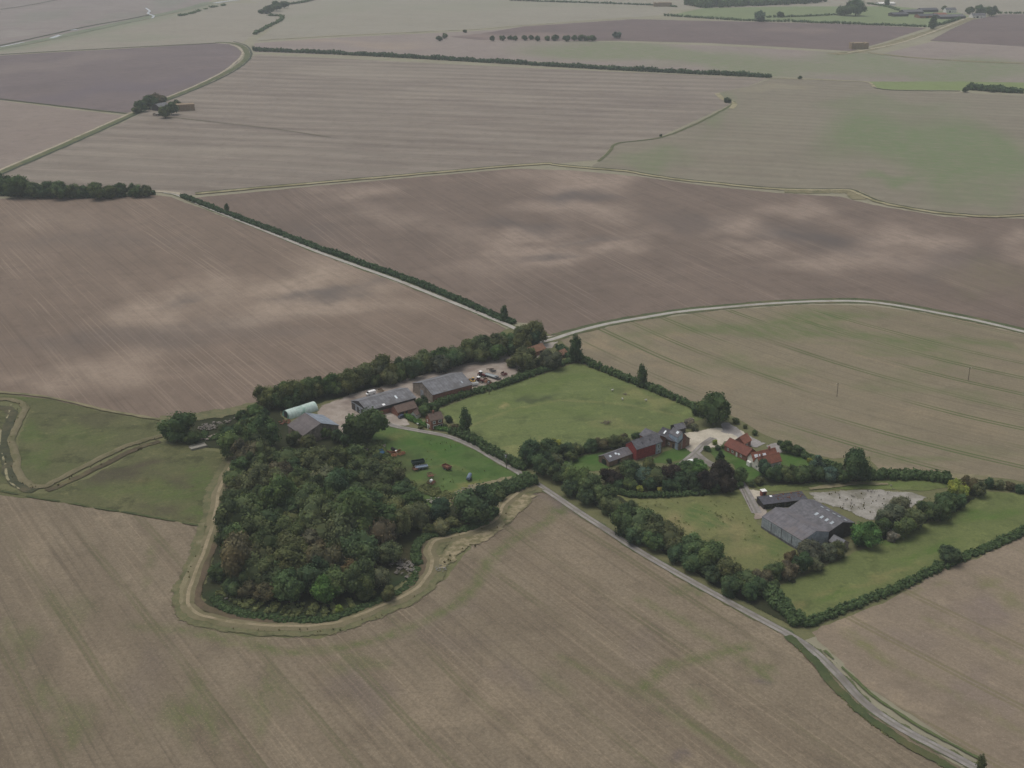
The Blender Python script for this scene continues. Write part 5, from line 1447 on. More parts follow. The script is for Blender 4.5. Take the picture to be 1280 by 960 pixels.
# red barn group
b = Bld('red_barn', 'tall red boarded barn with grey roof and pale window end', (796, 561.8), (827.5, 551.8), (790, 557.2), 5.6, 'barn', D=7.4)
b.gable(2.7, M['brick_pale'], M['slate_mid'], over=.3)
b.on_wall('boarding', 'front', -.02, b.L * .74, .5, 5.3, M['red_board'], .08)
mb = MB(); mb.prism([(.1, .4), (b.D - .1, .4), (b.D - .1, 5.4), (b.D / 2, 7.9), (.1, 5.4)], -.09, -.004, 'x'); b.part('gable_boarding', mb, M['red_board'])
b.on_wall('pale_panel', 'front', b.L * .76, b.L * .97, .3, 5.3, M['grey_board'], .08)
b.window('front', b.L * .82, b.L * .90, 2.9, 4.9, pos=-.08); b.window('front', b.L * .82, b.L * .92, .5, 2.1, pos=-.08)
b.skylight(b.L * .3, 1.6, .35, .5, M['slate']); b.skylight(b.L * .62, 1.9, .35, .5, M['slate'])
b.window('right', 2.2, 3.6, 1.0, 2.6); b.window('right', 4.2, 5.2, 3.2, 4.6)
b = Bld('barn_wing', 'grey roofed rear wing with pale ridge behind the red barn', (800, 543), (814, 550), (812, 536), 4.2, 'barn', L=9.5, D=7.0)
b.gable(2.0, M['brick'], M['slate_mid'])
b.window('left', 2, 3.2, 1.2, 2.6); b.window('left', 4.4, 5.4, 1.2, 2.6)
b = Bld('barn_wing', 'dark slate roofed wing with three bright skylights', (822, 543.5), (836, 549), (827, 535), 3.6, 'barn', L=12.5, D=7.5)
b.gable(2.5, M['brick_pale'], M['slate'])
for k in (.2, .5, .8): b.skylight(b.L * k, 2.0, .38, .75, M['rooflight'])
b.window('front', 2, 3.2, .9, 2.2); b.window('front', 6.2, 7.4, .9, 2.2); b.on_wall('door', 'front', 8.8, 9.8, 0, 2.1, M['dark_board_and_shade'])
b = Bld('barn_tower', 'tall pale blue clad gabled block with brick side by the barn drive', (847.5, 547.2), (855.5, 545), (840, 541), 6.2, 'barn', L=4.6, D=6.2)
b.gable(2.0, M['brick'], M['slate_mid'], 'y', over=.2)
mb = MB(); mb.prism([(.06, .1), (b.L * .55, .1), (b.L * .55, 7.9), (b.L * .5, 8.05), (.06, 6.2)], -.08, -.004, 'y')
b.part('front_boarding', mb, M['blue_pale'])
b.on_wall('side_boarding', 'left', .05, b.D - .05, .1, 6.1, M['blue_board'], .08)
b.window('right', 2, 3.2, 3.6, 5.0); b.window('right', 3.8, 4.8, 1.0, 2.4)
b.skylight(b.D * .35, b.L * .3, .7, .45, M['rooflight'])
b = Bld('lean_to', 'small open grey roofed cart shed behind the pale blue tower', (846, 537), (857, 534.5), (845, 531), 2.6, 'shed', D=5.0)
b.gable(1.4, M['dark_board_and_shade'], M['slate_mid'])
b.on_wall('doorway', 'front', .6, b.L - .6, 0, 2.2, M['glass'])  # dark panel stands in for the shaded inside of the open front
b = Bld('low_shed', 'long low grey shed with open arched end below the red barn', (761.5, 577), (791, 566.5), (746, 571), 2.7, 'shed')
b.gable(1.7, M['brick_pale'], M['asbestos_dark'])
arch = [(1.6, -.2), (4.6, -.2), (4.6, 1.7), (4.2, 2.4), (3.1, 2.8), (2.0, 2.4), (1.6, 1.7)]
mb = MB(); mb.prism([(y * b.D / 6.6, z) for y, z in arch], -.06, -.004, 'x'); b.part('archway', mb, M['glass'])  # open arch drawn as a flat panel, its inner shade painted dark
for k, s in ((.17, 2.0), (.42, 2.3), (.50, 1.6)): b.skylight(b.L * k, s * b.D / 7, .5, .45, M['rooflight'])
b.on_wall('door', 'front', 5, 6.6, 0, 2.1, M['dark_board_and_shade'])
# farmhouse
b = Bld('farmhouse_wing', 'long dark red tiled wing of the farmhouse beside the lawn', (906, 556), (933, 569.5), (917, 550), 2.9, 'house', D=6.2)
b.gable(2.5, M['brick'], M['tile_dark'])
flip = b.L
b.on_wall('door', 'front', b.L * .53, b.L * .60, 0, 2.2, M['white'], .08)
b.window('front', b.L * .12, b.L * .2, .9, 2.1); b.window('front', b.L * .33, b.L * .42, .9, 2.1); b.window('front', b.L * .72, b.L * .8, .9, 2.1)
b.on_wall('gable_paint', 'left', .3, b.D - .3, 0, 2.8, M['white'], .05)
b = Bld('farmhouse_wing', 'short red tiled cross wing reaching to the farmyard', (918, 550.5), (926, 553.2), (922, 546.5), 2.8, 'house', L=5.2, D=5.6)
b.gable(2.4, M['brick'], M['tile_red'], 'y')
b.window('right', 1.6, 2.8, .9, 2.1)
b = Bld('farmhouse', 'farmhouse with double red pantiled roofs and white gables', (934.5, 571), (950.5, 581.5), (952, 559), 3.4, 'house', D=12.5)
hw = b.L / 2
b.gable(2.7, M['render'], M['tile_red'], 'y', x0=0, x1=hw - .02)
b.skylight(5.2, hw * .8, 1.8, .5, M['rooflight']); b.skylight(1.9, hw * .75, .9, .45, M['rooflight'])
b.chimney(hw * .5, 9.5, 5.6)
b.window('front', hw * .3, hw * .6, .9, 2.3, 'white'); b.window('front', hw * 1.3, hw * 1.6, .9, 2.3)
b.gable(2.7, M['render'], M['tile_red'], 'y', x0=hw + .02, x1=b.L, y1=b.D - 1.5)
b.window('right', 3, 4.4, .9, 2.3); b.window('right', 7, 8.4, .9, 2.3)
mb = MB(); mb.box(hw * .2, hw * .7, -1.1, 0, 0, 2.2); b.part('porch', mb, M['white'])
b.chimney(hw * 1.5, 2.0, 5.6)
w_ = MB(); pA, pB = at(961, 574), at(972, 584)
L_ = (pB - pA).length; w_.box(0, L_, -.15, .15, 0, 1.1)
tag(w_.build('garden_wall', M['white'], loc=(pA.x, pA.y, 0), rz=math.atan2(pB.y - pA.y, pB.x - pA.x)), 'low white garden wall beside the farmhouse terrace', 'wall')
# big double barn
b = Bld('double_barn', 'big grey double span barn with rows of rooflights', (952.5, 646), (1003, 676.5), (1031, 630), 5.0, 'barn', D=27.5)
half = b.D / 2
names = (('wall', 'roof'), ('wall', 'roof'))
for i in range(2):
    y0, y1 = (0, half - .03) if i == 0 else (half + .03, b.D)
    b.gable(2.2, M['grey_board'] if i == 0 else M['dark_board_and_shade'], M['asbestos_dark'] if i == 0 else M['slate_mid'], 'x', y0=y0, y1=y1, over=.05)
    if i == 1:
        for k in (.5, .63, .75, .87): b.skylight(b.L * k, half + half * .30, .55, .75, M['rooflight_dim'])
        for k in (.34, .48, .63, .75, .9): b.skylight(b.L * k, half + half * .78, .7, .5, M['rooflight_dim'])
mb = MB()
for k in range(1, 4): mb.box(b.L * k / 4 - .12, b.L * k / 4 + .12, -.1, -.004, 0, 4.8)
mb.box(0, b.L, -.08, -.003, 0, .9)
b.part('wall_posts', mb, M['slate_mid'])
b.on_wall('door', 'right', half + 3, half + 8, 0, 4.2, M['darksteel'])
b.on_wall('door', 'left', 4, 9, 0, 4.2, M['darksteel'])
# low dark shed and brick hut
b = Bld('low_shed', 'long low dark shed with debris on its roof behind the double barn', (954.8, 630.5), (1008.5, 624), (950, 621.5), 2.4, 'shed', D=6.6)
b.gable(.7, M['dark_board_and_shade'], M['slate'], ridge=.82)
b.skylight(b.L * .27, 4.6, .5, .45, M['white_bright'])
rr_ = random.Random(4); mb = MB()
for k in range(70):
    x, y = b.L * rr_.uniform(.35, .98), b.D * rr_.uniform(.2, .95)
    mb.ico((x, y, b.slope(y) + .1), rr_.uniform(.15, .4), 1, k, .3, (1, 1, .5))
o = b.part('roof_debris', mb, M['rust'], b.roof); o['kind'] = 'stuff'
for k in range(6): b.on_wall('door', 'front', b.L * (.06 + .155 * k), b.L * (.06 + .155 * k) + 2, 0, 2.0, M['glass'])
b = Bld('brick_hut', 'tiny red brick hut with white cap beside the low dark shed', (953, 615), (957.5, 614.4), (952.5, 612.5), 2.6, 'hut', L=2.0, D=2.0)
mb = MB(); mb.box(0, 2, 0, 2, -.2, 2.6); b.part('wall', mb, M['redhut'])
mb = MB(); mb.box(-.15, 2.15, -.15, 2.15, 2.6, 2.85); b.part('roof', mb, M['white'])
b.on_wall('door', 'front', .6, 1.4, 0, 1.9, M['dark_board_and_shade'])
# small white roofed annex by the barn end (among the trees)
b = Bld('annex', 'small pale gabled annex at the end of the double barn', (1037, 676), (1043, 673.5), (1044, 680), 2.6, 'shed', L=5, D=5)
b.gable(1.6, M['tan_board'], M['asbestos'], 'y')
b.on_wall('door', 'front', 1.6, 3.2, 0, 2.1, M['darksteel'])
# lonely field shed and its straw stack
b = Bld('field_shed', 'lonely grey field shed with mossy roof inside the tree clump', (199, 134), (213, 131), (196, 131), 4.5, 'shed', L=17, D=11)
b.gable(3, M['dark_board_and_shade'], M['asbestos'])
b.on_wall('doorway', 'front', 3, 9, 0, 3.8, M['glass'])  # dark panel in place of the unlit opening
b = Bld('lean_to', 'small white roofed lean-to in front of the lonely field shed', (196, 142.5), (203, 141), (195, 140), 2.5, 'shed', L=9, D=6)
b.gable(.8, M['tan_board'], M['concrete'])
b.on_wall('doorway', 'front', 2, 5, 0, 2.0, M['glass'])  # opening's shade painted as a dark panel


def straw(label, px, L, D, h, rz):
    p = at(*px)
    e = empty('straw_stack', (p.x, p.y, 0), rz, label, 'straw stack')
    rn = random.Random(int(px[0]))
    mb = MB()
    nx, nzz = max(3, int(L / 2.5)), max(2, int(h / 1.25))
    for i in range(nx):
        for k in range(nzz):
            if k == nzz - 1 and rn.random() < .12: continue
            j = rn.uniform(-.15, .15)
            mb.box(-L / 2 + i * L / nx + .03, -L / 2 + (i + 1) * L / nx - .03, -D / 2 + j, D / 2 + j, k * h / nzz + .02, (k + 1) * h / nzz)
    mb.build('bales', M['straw'], e)
    return e


straw('long straw stack beside the lonely field shed', (231, 138), 22, 10, 7.5, .35)
straw('pale straw stack standing alone on the far stubble edge', (1073, 61), 28, 14, 10, .1)
straw('farthest straw stack beside the farthest pale field hedge', (828, 8), 40, 14, 9, 0)
# far farmstead
for (ax, ay, L, D, e_, rise, wl, rf, lab, cat) in ((1117, 18, 34, 22, 4.5, 3, 'dark_board_and_shade', 'slate', 'far dark barn at the pasture end of the distant farmstead', 'barn'),
        (1131, 15, 44, 24, 5, 3.5, 'dark_board_and_shade', 'slate_mid', 'far long grey barn behind the pasture barn', 'barn'), (1150, 20, 44, 22, 4.5, 3, 'brick', 'slate', 'far slate roofed barn facing the pasture', 'barn'),
        (1152, 12.5, 40, 20, 5, 3, 'dark_board_and_shade', 'slate', 'far dark barn at the back of the distant farmstead', 'barn'), (1170, 18.5, 26, 18, 4, 3, 'brick', 'tile_red', 'far red tiled shed in the distant farmstead', 'shed'),
        (1176, 21, 56, 26, 4.5, 3, 'dark_board_and_shade', 'slate_mid', 'far wide grey barn beside the pale track', 'barn'), (1183, 12.5, 24, 12, 6, 4, 'white', 'slate_mid', 'far white farmhouse behind the wide grey barn', 'house'),
        (1216, 19.5, 30, 13, 5, 4, 'white', 'slate_mid', 'far white house beside two dark trees', 'house'), (1100, 4.5, 40, 22, 4, 2, 'white', 'white', 'far bright roofed shed near the dark far wood', 'shed')):
    b = Bld('farm_building' if cat != 'house' else 'farmhouse', lab, (ax, ay), (ax + 14, ay - .3), (ax, ay - 4), e_, cat, L=L, D=D, group='distant farmstead buildings')
    b.gable(rise, M[wl], M[rf])
    b.on_wall('door', 'front', L * .3, L * .45, 0, e_ * .7, M['darksteel'])
    if cat == 'house':
        b.chimney(L * .15, D / 2, e_ + rise - .6, 1.4, 2.2, 'render'); b.window('front', L * .6, L * .7, 1, 2.6); b.window('front', L * .1, L * .2, 1, 2.6)

# ------------------------------------------------------------------ vehicles and machinery


def wheel(parent, x, y, r, w, hub='white'):
    mb = MB(); mb.tube((x, y - w / 2, r), (x, y + w / 2, r), r, r, 14)
    o = mb.build('wheel', M['rubber'], parent)
    h = MB(); h.tube((x, y - w / 2 - .03, r), (x, y + w / 2 + .03, r), r * .5, r * .5, 10)
    h.build('rim', M[hub], o)
    return o


def at_rz(px, deg):
    p = at(*px)
    return (p.x, p.y, Z[0] * .5), R(deg)


def tractor(px, deg, label, paint='maroon', group=None):
    l, rz = at_rz(px, deg)
    e = empty('tractor', l, rz, label, 'tractor', group)
    mb = MB(); mb.hexa([(.3, -.42, .75), (2.6, -.36, .75), (2.6, .36, .75), (.3, .42, .75)], [(.3, -.42, 1.75), (2.6, -.33, 1.55), (2.6, .33, 1.55), (.3, .42, 1.75)])
    mb.box(-1.2, .4, -.5, .5, .7, 1.2)
    mb.build('bonnet', M[paint], e)
    mb = MB(); mb.hexa([(-1.2, -.7, 1.2), (.35, -.7, 1.2), (.35, .7, 1.2), (-1.2, .7, 1.2)], [(-1.05, -.62, 2.6), (.2, -.62, 2.6), (.2, .62, 2.6), (-1.05, .62, 2.6)])
    c = mb.build('cab', M['glass'], e)
    mb = MB(); mb.box(-1.2, .35, -.75, .75, 2.6, 2.82); mb.build('cab_roof', M['white_bright'], c)
    for s in (-1, 1):
        mb = MB(); mb.box(-1.6, .1, s * .95 - .25, s * .95 + .25, 1.62, 1.75); mb.build('mudguard', M[paint], e)
        wheel(e, -.8, s * .95, .85, .5); wheel(e, 2.0, s * .8, .55, .38)
    mb = MB(); mb.tube((1.4, .3, 1.6), (1.4, .3, 2.7), .06); mb.build('exhaust', M['darksteel'], e)
    return e


def trailer(px, deg, label, L=5.5, W=2.3, paint='dkgreen', side=.6, deck='wood', group=None, cat='trailer', floor=1.0):
    l, rz = at_rz(px, deg)
    e = empty('farm_trailer', l, rz, label, cat, group)
    mb = MB(); mb.box(-L / 2, L / 2, -W / 2, W / 2, floor - .18, floor); mb.build('deck', M[deck], e)
    mb = MB()
    if side:
        mb.box(-L / 2, L / 2, -W / 2, -W / 2 + .08, floor + .003, floor + side); mb.box(-L / 2, L / 2, W / 2 - .08, W / 2, floor + .003, floor + side)
        mb.box(-L / 2, -L / 2 + .08, -W / 2 + .083, W / 2 - .083, floor + .003, floor + side); mb.box(L / 2 - .08, L / 2, -W / 2 + .083, W / 2 - .083, floor + .003, floor + side * 1.2)
        mb.build('sides', M[paint], e)
    mb = MB(); mb.tube((L / 2, 0, floor - .3), (L / 2 + 1.5, 0, .5), .08); mb.box(-L / 2 + .2, L / 2, -.4, .4, floor - .34, floor - .19); mb.build('chassis', M['darksteel'], e)
    for x in (-L * .25, L * .05):
        for s in (-1, 1): wheel(e, x, s * (W / 2 - .25), .42, .3, 'steel')
    return e


def harrow(px, deg, label, L=3.0, W=4.0, paint='orange', group=None, cat='harrow', tall=1.0, tank=None):
    """implement: frame of bars, tines, drawbar, folded wing frames"""
    l, rz = at_rz(px, deg)
    e = empty('field_implement', l, rz, label, cat, group)
    mb = MB()
    for k in range(4): mb.box(-L / 2 + k * L / 3 - .08, -L / 2 + k * L / 3 + .08, -W / 2, W / 2, .6, .76)
    for y in (-W / 2, -W / 6, W / 6, W / 2): mb.box(-L / 2, L / 2, y - .07, y + .07, .762, .9)
    mb.tube((L / 2, -.6, .75), (L / 2 + 1.4, 0, .6), .07); mb.tube((L / 2, .6, .75), (L / 2 + 1.4, 0, .6), .07)
    mb.build('frame', M[paint], e)
    for k in range(4):
        mb = MB()
        x = -L / 2 + k * L / 3
        mb.prism([(-W / 2 + .1, .5), (W / 2 - .1, .5), (W / 2 - .1, .59), (-W / 2 + .1, .59)], x - .05, x + .05, 'x')
        for j in range(7):
            y = -W / 2 + (j + .5) * W / 7
            mb.tube((x, y, .52), (x - .25, y, .05), .035, .02, 5)
        mb.build('tine_row', M['darksteel'], e)
    for s in (-1, 1):
        mb = MB(); mb.hexa([(-L / 2, s * W / 2 - .06, .9), (L / 2, s * W / 2 - .06, .9), (L / 2, s * W / 2 + .06, .9), (-L / 2, s * W / 2 + .06, .9)],
                           [(-L / 3, s * (W / 2 - .5) - .06, .9 + tall), (L / 3, s * (W / 2 - .5) - .06, .9 + tall), (L / 3, s * (W / 2 - .5) + .06, .9 + tall), (-L / 3, s * (W / 2 - .5) + .06, .9 + tall)])
        mb.build('wing', M[paint], e)
    if tank:
        mb = MB(); mb.tube((-.6, 0, 1.5), (.6, 0, 1.5), .6, .6, 14); mb.build('tank', M[tank], e)
    return e


def bowser(px, deg, label, paint='slate_paint', cat='tanker'):
    l, rz = at_rz(px, deg)
    e = empty('tanker_trailer', l, rz, label, cat)
    mb = MB(); mb.tube((-2, 0, 1.45), (2, 0, 1.45), .85, .85, 18); mb.tube((2, 0, 1.45), (2.3, 0, 1.45), .85, .5, 18); mb.tube((-2.3, 0, 1.45), (-2, 0, 1.45), .5, .85, 18)
    mb.build('tank', M[paint], e, smooth=False)
    mb = MB(); mb.box(-2, 2.2, -.4, .4, .5, .66); mb.tube((2.2, 0, .58), (3.6, 0, .5), .08); mb.build('chassis', M['darksteel'], e)
    mb = MB(); mb.tube((0, 0, 2.25), (0, 0, 2.5), .25); mb.build('hatch', M['steel'], e)
    for s in (-1, 1): wheel(e, -.3, s * .95, .55, .35, 'steel')
    return e


def car(px, deg, label, paint='carblue', van=False, cat='car'):
    l, rz = at_rz(px, deg)
    e = empty('parked_van' if van else 'parked_car', l, rz, label, cat)
    w = .9
    mb = MB()
    if van:
        mb.prism([(-2.5, .35), (2.4, .35), (2.45, .95), (1.9, 1.15), (1.3, 1.95), (-2.5, 2.0)], -w, w, 'y')
        mb.build('body', M[paint], e)
        gl = MB(); gl.hexa([(1.92, -w + .1, 1.17), (1.92, w - .1, 1.17), (1.34, w - .1, 1.92), (1.34, -w + .1, 1.92)], [(1.96, -w + .1, 1.2), (1.96, w - .1, 1.2), (1.38, w - .1, 1.94), (1.38, -w + .1, 1.94)]); gl.build('windscreen', M['glass'], e)
    else:
        mb.prism([(-2.1, .3), (2.1, .3), (2.15, .75), (1.2, .95), (-1.9, .98), (-2.15, .8)], -w, w, 'y')
        mb.build('body', M[paint], e)
        gl = MB(); gl.hexa([(-1.8, -w + .05, .97), (1.15, -w + .05, .95), (1.15, w - .05, .95), (-1.8, w - .05, .97)], [(-1.3, -w + .2, 1.42), (.4, -w + .2, 1.42), (.4, w - .2, 1.42), (-1.3, w - .2, 1.42)]); g = gl.build('windows', M['glass'], e)
        r = MB(); r.box(-1.3, .4, -w + .19, w - .19, 1.42, 1.48); r.build('roof', M[paint], e)
    for x in (-1.35, 1.35):
        for s in (-1, 1): wheel(e, x, s * (w - .05), .33, .22, 'steel')
    for s in (-1, 1):
        h = MB(); h.box(2.1 if not van else 2.42, 2.18 if not van else 2.48, s * .62 - .16, s * .62 + .16, .6, .76); h.build('headlight', M['rooflight'], e)
    return e


tractor((601.5, 471), -40, 'maroon tractor parked behind the white roofed one on the gravel yard')
tractor((599, 478), -30, 'maroon tractor with white roof parked nearest the paddock hedge')
trailer((614, 472), -38, 'long pale flatbed trailer beside the two tractors', 8, 2.6, 'steel', .25, 'steel')
harrow((608, 478.5), 20, 'orange folded implement beside the front tractor', 2.6, 3.6, 'orange')
harrow((612, 481), 20, 'rusty implement against the paddock hedge near the orange one', 2.2, 3.0, 'rust', cat='cultivator')
harrow((630, 470), 35, 'dark red implement standing alone on the gravel yard', 2.2, 3.0, 'maroon', cat='cultivator')
harrow((622, 475), 35, 'low dark implement along the paddock hedge', 2, 4.2, 'darksteel', cat='cultivator', tall=.4)
harrow((616, 465.5), 35, 'dark implement behind the flatbed trailer', 2, 3.4, 'darksteel', cat='cultivator', tall=.4)


def loader(px, deg, label):
    l, rz = at_rz(px, deg)
    e = empty('telehandler', l, rz, label, 'loader')
    mb = MB(); mb.box(-1.8, 1.6, -.9, .9, .6, 1.35); mb.build('body', M['yellow'], e)
    mb = MB(); mb.box(-.6, .6, -.9, 0, 1.353, 2.4); c = mb.build('cab', M['glass'], e)
    mb = MB(); mb.box(-.65, .65, -.93, .03, 2.4, 2.5); mb.build('cab_roof', M['yellow'], c)
    mb = MB(); mb.hexa([(-1.7, .2, 1.5), (2.6, .2, 1.0), (2.6, .55, 1.0), (-1.7, .55, 1.5)], [(-1.7, .2, 1.9), (2.6, .2, 1.35), (2.6, .55, 1.35), (-1.7, .55, 1.9)]); mb.build('boom', M['darksteel'], e)
    mb = MB(); mb.prism([(2.6, .3), (3.4, .2), (3.4, .3), (2.75, .5), (2.7, 1.1), (2.6, 1.1)], -.9, 1.0, 'y'); mb.build('bucket', M['darksteel'], e)
    for x in (-1.2, 1.1):
        for s in (-1, 1): wheel(e, x, s * .85, .6, .4, 'yellow')
    return e


loader((590.5, 478.5), 120, 'yellow and black loader by the wide barn corner')
trailer((593.5, 482.5), 20, 'white box trailer beside the wide barn corner', 3.4, 1.8, 'white_bright', .9, 'white', floor=.7)


def pallets(px, deg, label):
    l, rz = at_rz(px, deg)
    e = empty('pallet_pile', l, rz, label, 'pallets')
    mb = MB()
    for k in range(3):
        for j in range(5): mb.box(-1.6, 1.6, -1.2 + j * .5, -.85 + j * .5, .1 + k * .2, .14 + k * .2)
        for x in (-1.5, 0, 1.4): mb.box(x, x + .12, -1.2, 1.15, k * .2, .098 + k * .2)
    mb.build('boards', M['concrete'], e)


pallets((601, 484), 25, 'pale pallets stacked by the hedge below the tractors')
car((463.5, 493.8), 215, 'white van parked behind the long barn by the belt', 'white_bright', True, 'van')
harrow((476, 491), 30, 'tan coloured implement behind the long barn near the white van', 2.4, 2.6, 'straw', cat='cultivator')
car((503, 522.5), 38, 'dark blue car parked in front of the brick outbuilding')
trailer((566, 495.5), 36, 'low white trailer pushed against the brick front of the wide barn', 3.6, 1.6, 'white_bright', .5, 'white_bright', floor=.8)
log = MB(); pa, pb_ = at(630, 451.5), at(636, 453.5)
log.tube((0, 0, .3), (pb_.x - pa.x, pb_.y - pa.y, .3), .3, .22, 8); log.tube((.6, .1, .3), (1.6, 1.2, .35), .12, .08, 6)
tag(log.build('log', M['bark'], loc=(pa.x, pa.y, Z[0])), 'fallen dark log lying on the gravel by the wide olive tree', 'log')
log = MB(); log.tube((0, 0, .3), (4, .8, .3), .22, .16, 8); log.tube((1, .1, .25), (2.2, -1, .3), .1, .06, 6)
pa = at(608, 463); tag(log.build('log', M['bark'], loc=(pa.x, pa.y, Z[0])), 'dark timber lying in the gravel behind the tractors', 'log')
# machinery on the green
harrow((477, 568), 20, 'blue implement at the edge of the scrub', 2.4, 2.8, 'blue_paint', cat='cultivator')
harrow((492.5, 571), 10, 'rusty orange spring harrow below the black roller', 2.2, 3.4, 'orange', tank=None)
harrow((501, 569), 40, 'bright orange cultivator with folded wings on the green', 2.6, 3.6, 'orange', cat='cultivator', tall=1.2)
harrow((488.5, 567.5), 70, 'dark low drag beside the orange harrow', 1.6, 3.6, 'rust', cat='cultivator', tall=.4)
l, rz = at_rz((491.5, 564), 30)
e = empty('land_roller', l, rz, 'black ballast roller behind the orange harrow', 'roller')
mb = MB(); mb.tube((0, -1.1, .75), (0, 1.1, .75), .75, .75, 16); mb.build('drum', M['rubber'], e)
mb = MB(); mb.box(-.1, .1, -1.25, -1.13, .7, .85); mb.box(-.1, .1, 1.13, 1.25, .7, .85); mb.box(.9, 1.02, -1.25, 1.25, .68, .82); mb.box(.1, .9, -1.25, -1.13, .68, .82); mb.box(.1, .9, 1.13, 1.25, .68, .82); mb.tube((1, 0, .75), (2.2, 0, .6), .07); mb.build('frame', M['darksteel'], e)
l, rz = at_rz((495.5, 566.5), 0)
e = empty('water_tank', l, rz, 'white plastic water tank between the orange implements', 'tank')
mb = MB(); mb.tube((0, 0, .1), (0, 0, 1.1), .6, .6, 14); mb.tube((0, 0, 1.1), (0, 0, 1.35), .6, .2, 14); mb.build('shell', M['white_bright'], e)
mb = MB(); mb.tube((0, 0, 1.35), (0, 0, 1.45), .22); mb.build('lid', M['darksteel'], e)
trailer((522.5, 581), 22, 'dark green sided trailer behind the grey one on the green', 5.6, 2.5, 'dkgreen', .9, 'dkgreen')
trailer((527, 586.5), 20, 'grey flat trailer with pale rail beside the dark green one', 5.6, 2.3, 'steel', .35, 'slate_paint')
harrow((519, 588.5), 30, 'rusty implement beside the grey flat trailer', 1.8, 2.6, 'rust', cat='cultivator', tall=.5)
trailer((558.5, 587), -46, 'red brown trailer standing alone on the green', 4.2, 2.2, 'red_paint', .8, 'rust')
harrow((538, 596), 15, 'flat rusty red harrow near the white topped machine', 2.2, 3.6, 'red_paint', tall=.4)
harrow((539, 605.5), 60, 'rusty machine with white hopper by the scrub', 2.6, 3.0, 'rust', cat='seed drill', tank='white_bright', tall=.7)
bowser((586.5, 600), 80, 'blue grey tanker trailer near the dry bank')
# round feeder / brush heap in paddock
l, rz = at_rz((758, 530), 0)
mb = MB(); rn = random.Random(3)
for k in range(60):
    a = rn.uniform(0, 6.28); p = Vector((rn.gauss(0, 1.1), rn.gauss(0, .7), rn.uniform(.1, 1.1))); q = p + Vector((math.cos(a), math.sin(a), rn.uniform(-.2, .5))) * rn.uniform(.6, 1.5)
    mb.tube(p, q, .09, .04, 5)
tag(mb.build('brush_heap', M['wood'], loc=l), 'grey heap of dead branches in the paddock', 'brush heap')
mb = MB()
for k in range(14):
    a = rn.uniform(0, 6.28); p = Vector((rn.gauss(0, .8), rn.gauss(0, .5), .1)); q = p + Vector((math.cos(a), math.sin(a), .25)) * rn.uniform(.8, 1.8)
    mb.tube(p, q, .08, .04, 5)
l, rz = at_rz((783, 494), 0)
tag(mb.build('branches', M['wood'], loc=l), 'fallen branch lying in the paddock near the sheep', 'branch')


def sheep_mesh():
    mb = MB()
    mb.ico((0, 0, .62), .34, 2, 3, .06, (1.65, .95, .95))
    mb.ico((.58, 0, .78), .17, 1, 4, .0, (1.3, .8, .9))
    for x in (-.34, .34):
        for s in (-.15, .15): mb.tube((x, s, .5), (x, s, 0), .075, .05, 6)
    return mb.mesh('sheep')


sm_ = sheep_mesh(); sm_.materials.append(M['wool'])
for (x, y, dg, lab) in ((765.5, 489.5, 30, 'white sheep grazing nearest the paddock top hedge'), (778, 500.5, 100, 'white sheep beside the fallen branch'), (807.5, 501.8, 200, 'white sheep nearest the stubble hedge')):
    o = bpy.data.objects.new('sheep', sm_); COL.objects.link(o)
    l, rz = at_rz((x, y), dg); o.location = l; o.rotation_euler.z = rz; o.scale = (1.15, 1.15, 1.15)
    tag(o, lab, 'sheep', 'sheep in the paddock')


def pole(px, h, label, trans=False):
    l, rz = at_rz(px, 25)
    e = empty('utility_pole', l, rz, label, 'pole', 'wooden utility poles')
    mb = MB(); mb.tube((0, 0, -.3), (0, 0, h), .17, .12, 8); mb.build('post', M['wood'], e)
    mb = MB(); mb.box(-1.1, 1.1, -.08, .08, h - .5, h - .36); mb.build('crossarm', M['wood'], e)
    for x in (-1, 0, 1):
        mb = MB(); mb.tube((x, 0, h - .36), (x, 0, h - .1), .07, .05, 6); mb.build('insulator', M['white'], e)
    if trans:
        mb = MB(); mb.box(-.4, .4, .13, .75, h - 2.0, h - .9); mb.build('transformer', M['steel'], e)


pole((611.5, 493), 7.5, 'wooden pole with pale transformer on the paddock hedge', True)
pole((633, 586), 7.0, 'wooden pole beside the lane along the paddock', True)
pole((1046, 496), 7.0, 'wooden pole in the streaked stubble above the farmhouse')
pole((1210, 476), 7.0, 'wooden pole in the streaked stubble nearest the road bend')
pole((1134.5, 478), .01 + 3.0, 'short pole standing in the middle of the streaked stubble') if False else None


def rubble(name, px, rx, ry, n, mat, label, s=(.2, .7), seed=1, flat=.5):
    rn = random.Random(seed); mb = MB()
    for k in range(n):
        a, q = rn.uniform(0, 6.28), math.sqrt(rn.random())
        mb.ico((math.cos(a) * q * rx, math.sin(a) * q * ry, rn.uniform(0, .3)), rn.uniform(*s), 1, seed * 100 + k, .35, (1, rn.uniform(.5, 1), flat))
    l, rz = at_rz(px, 0)
    l = (l[0], l[1], Z[0])
    return tag(mb.build(name, M[mat], loc=l, rz=.5), label, 'rubble', kind='stuff')


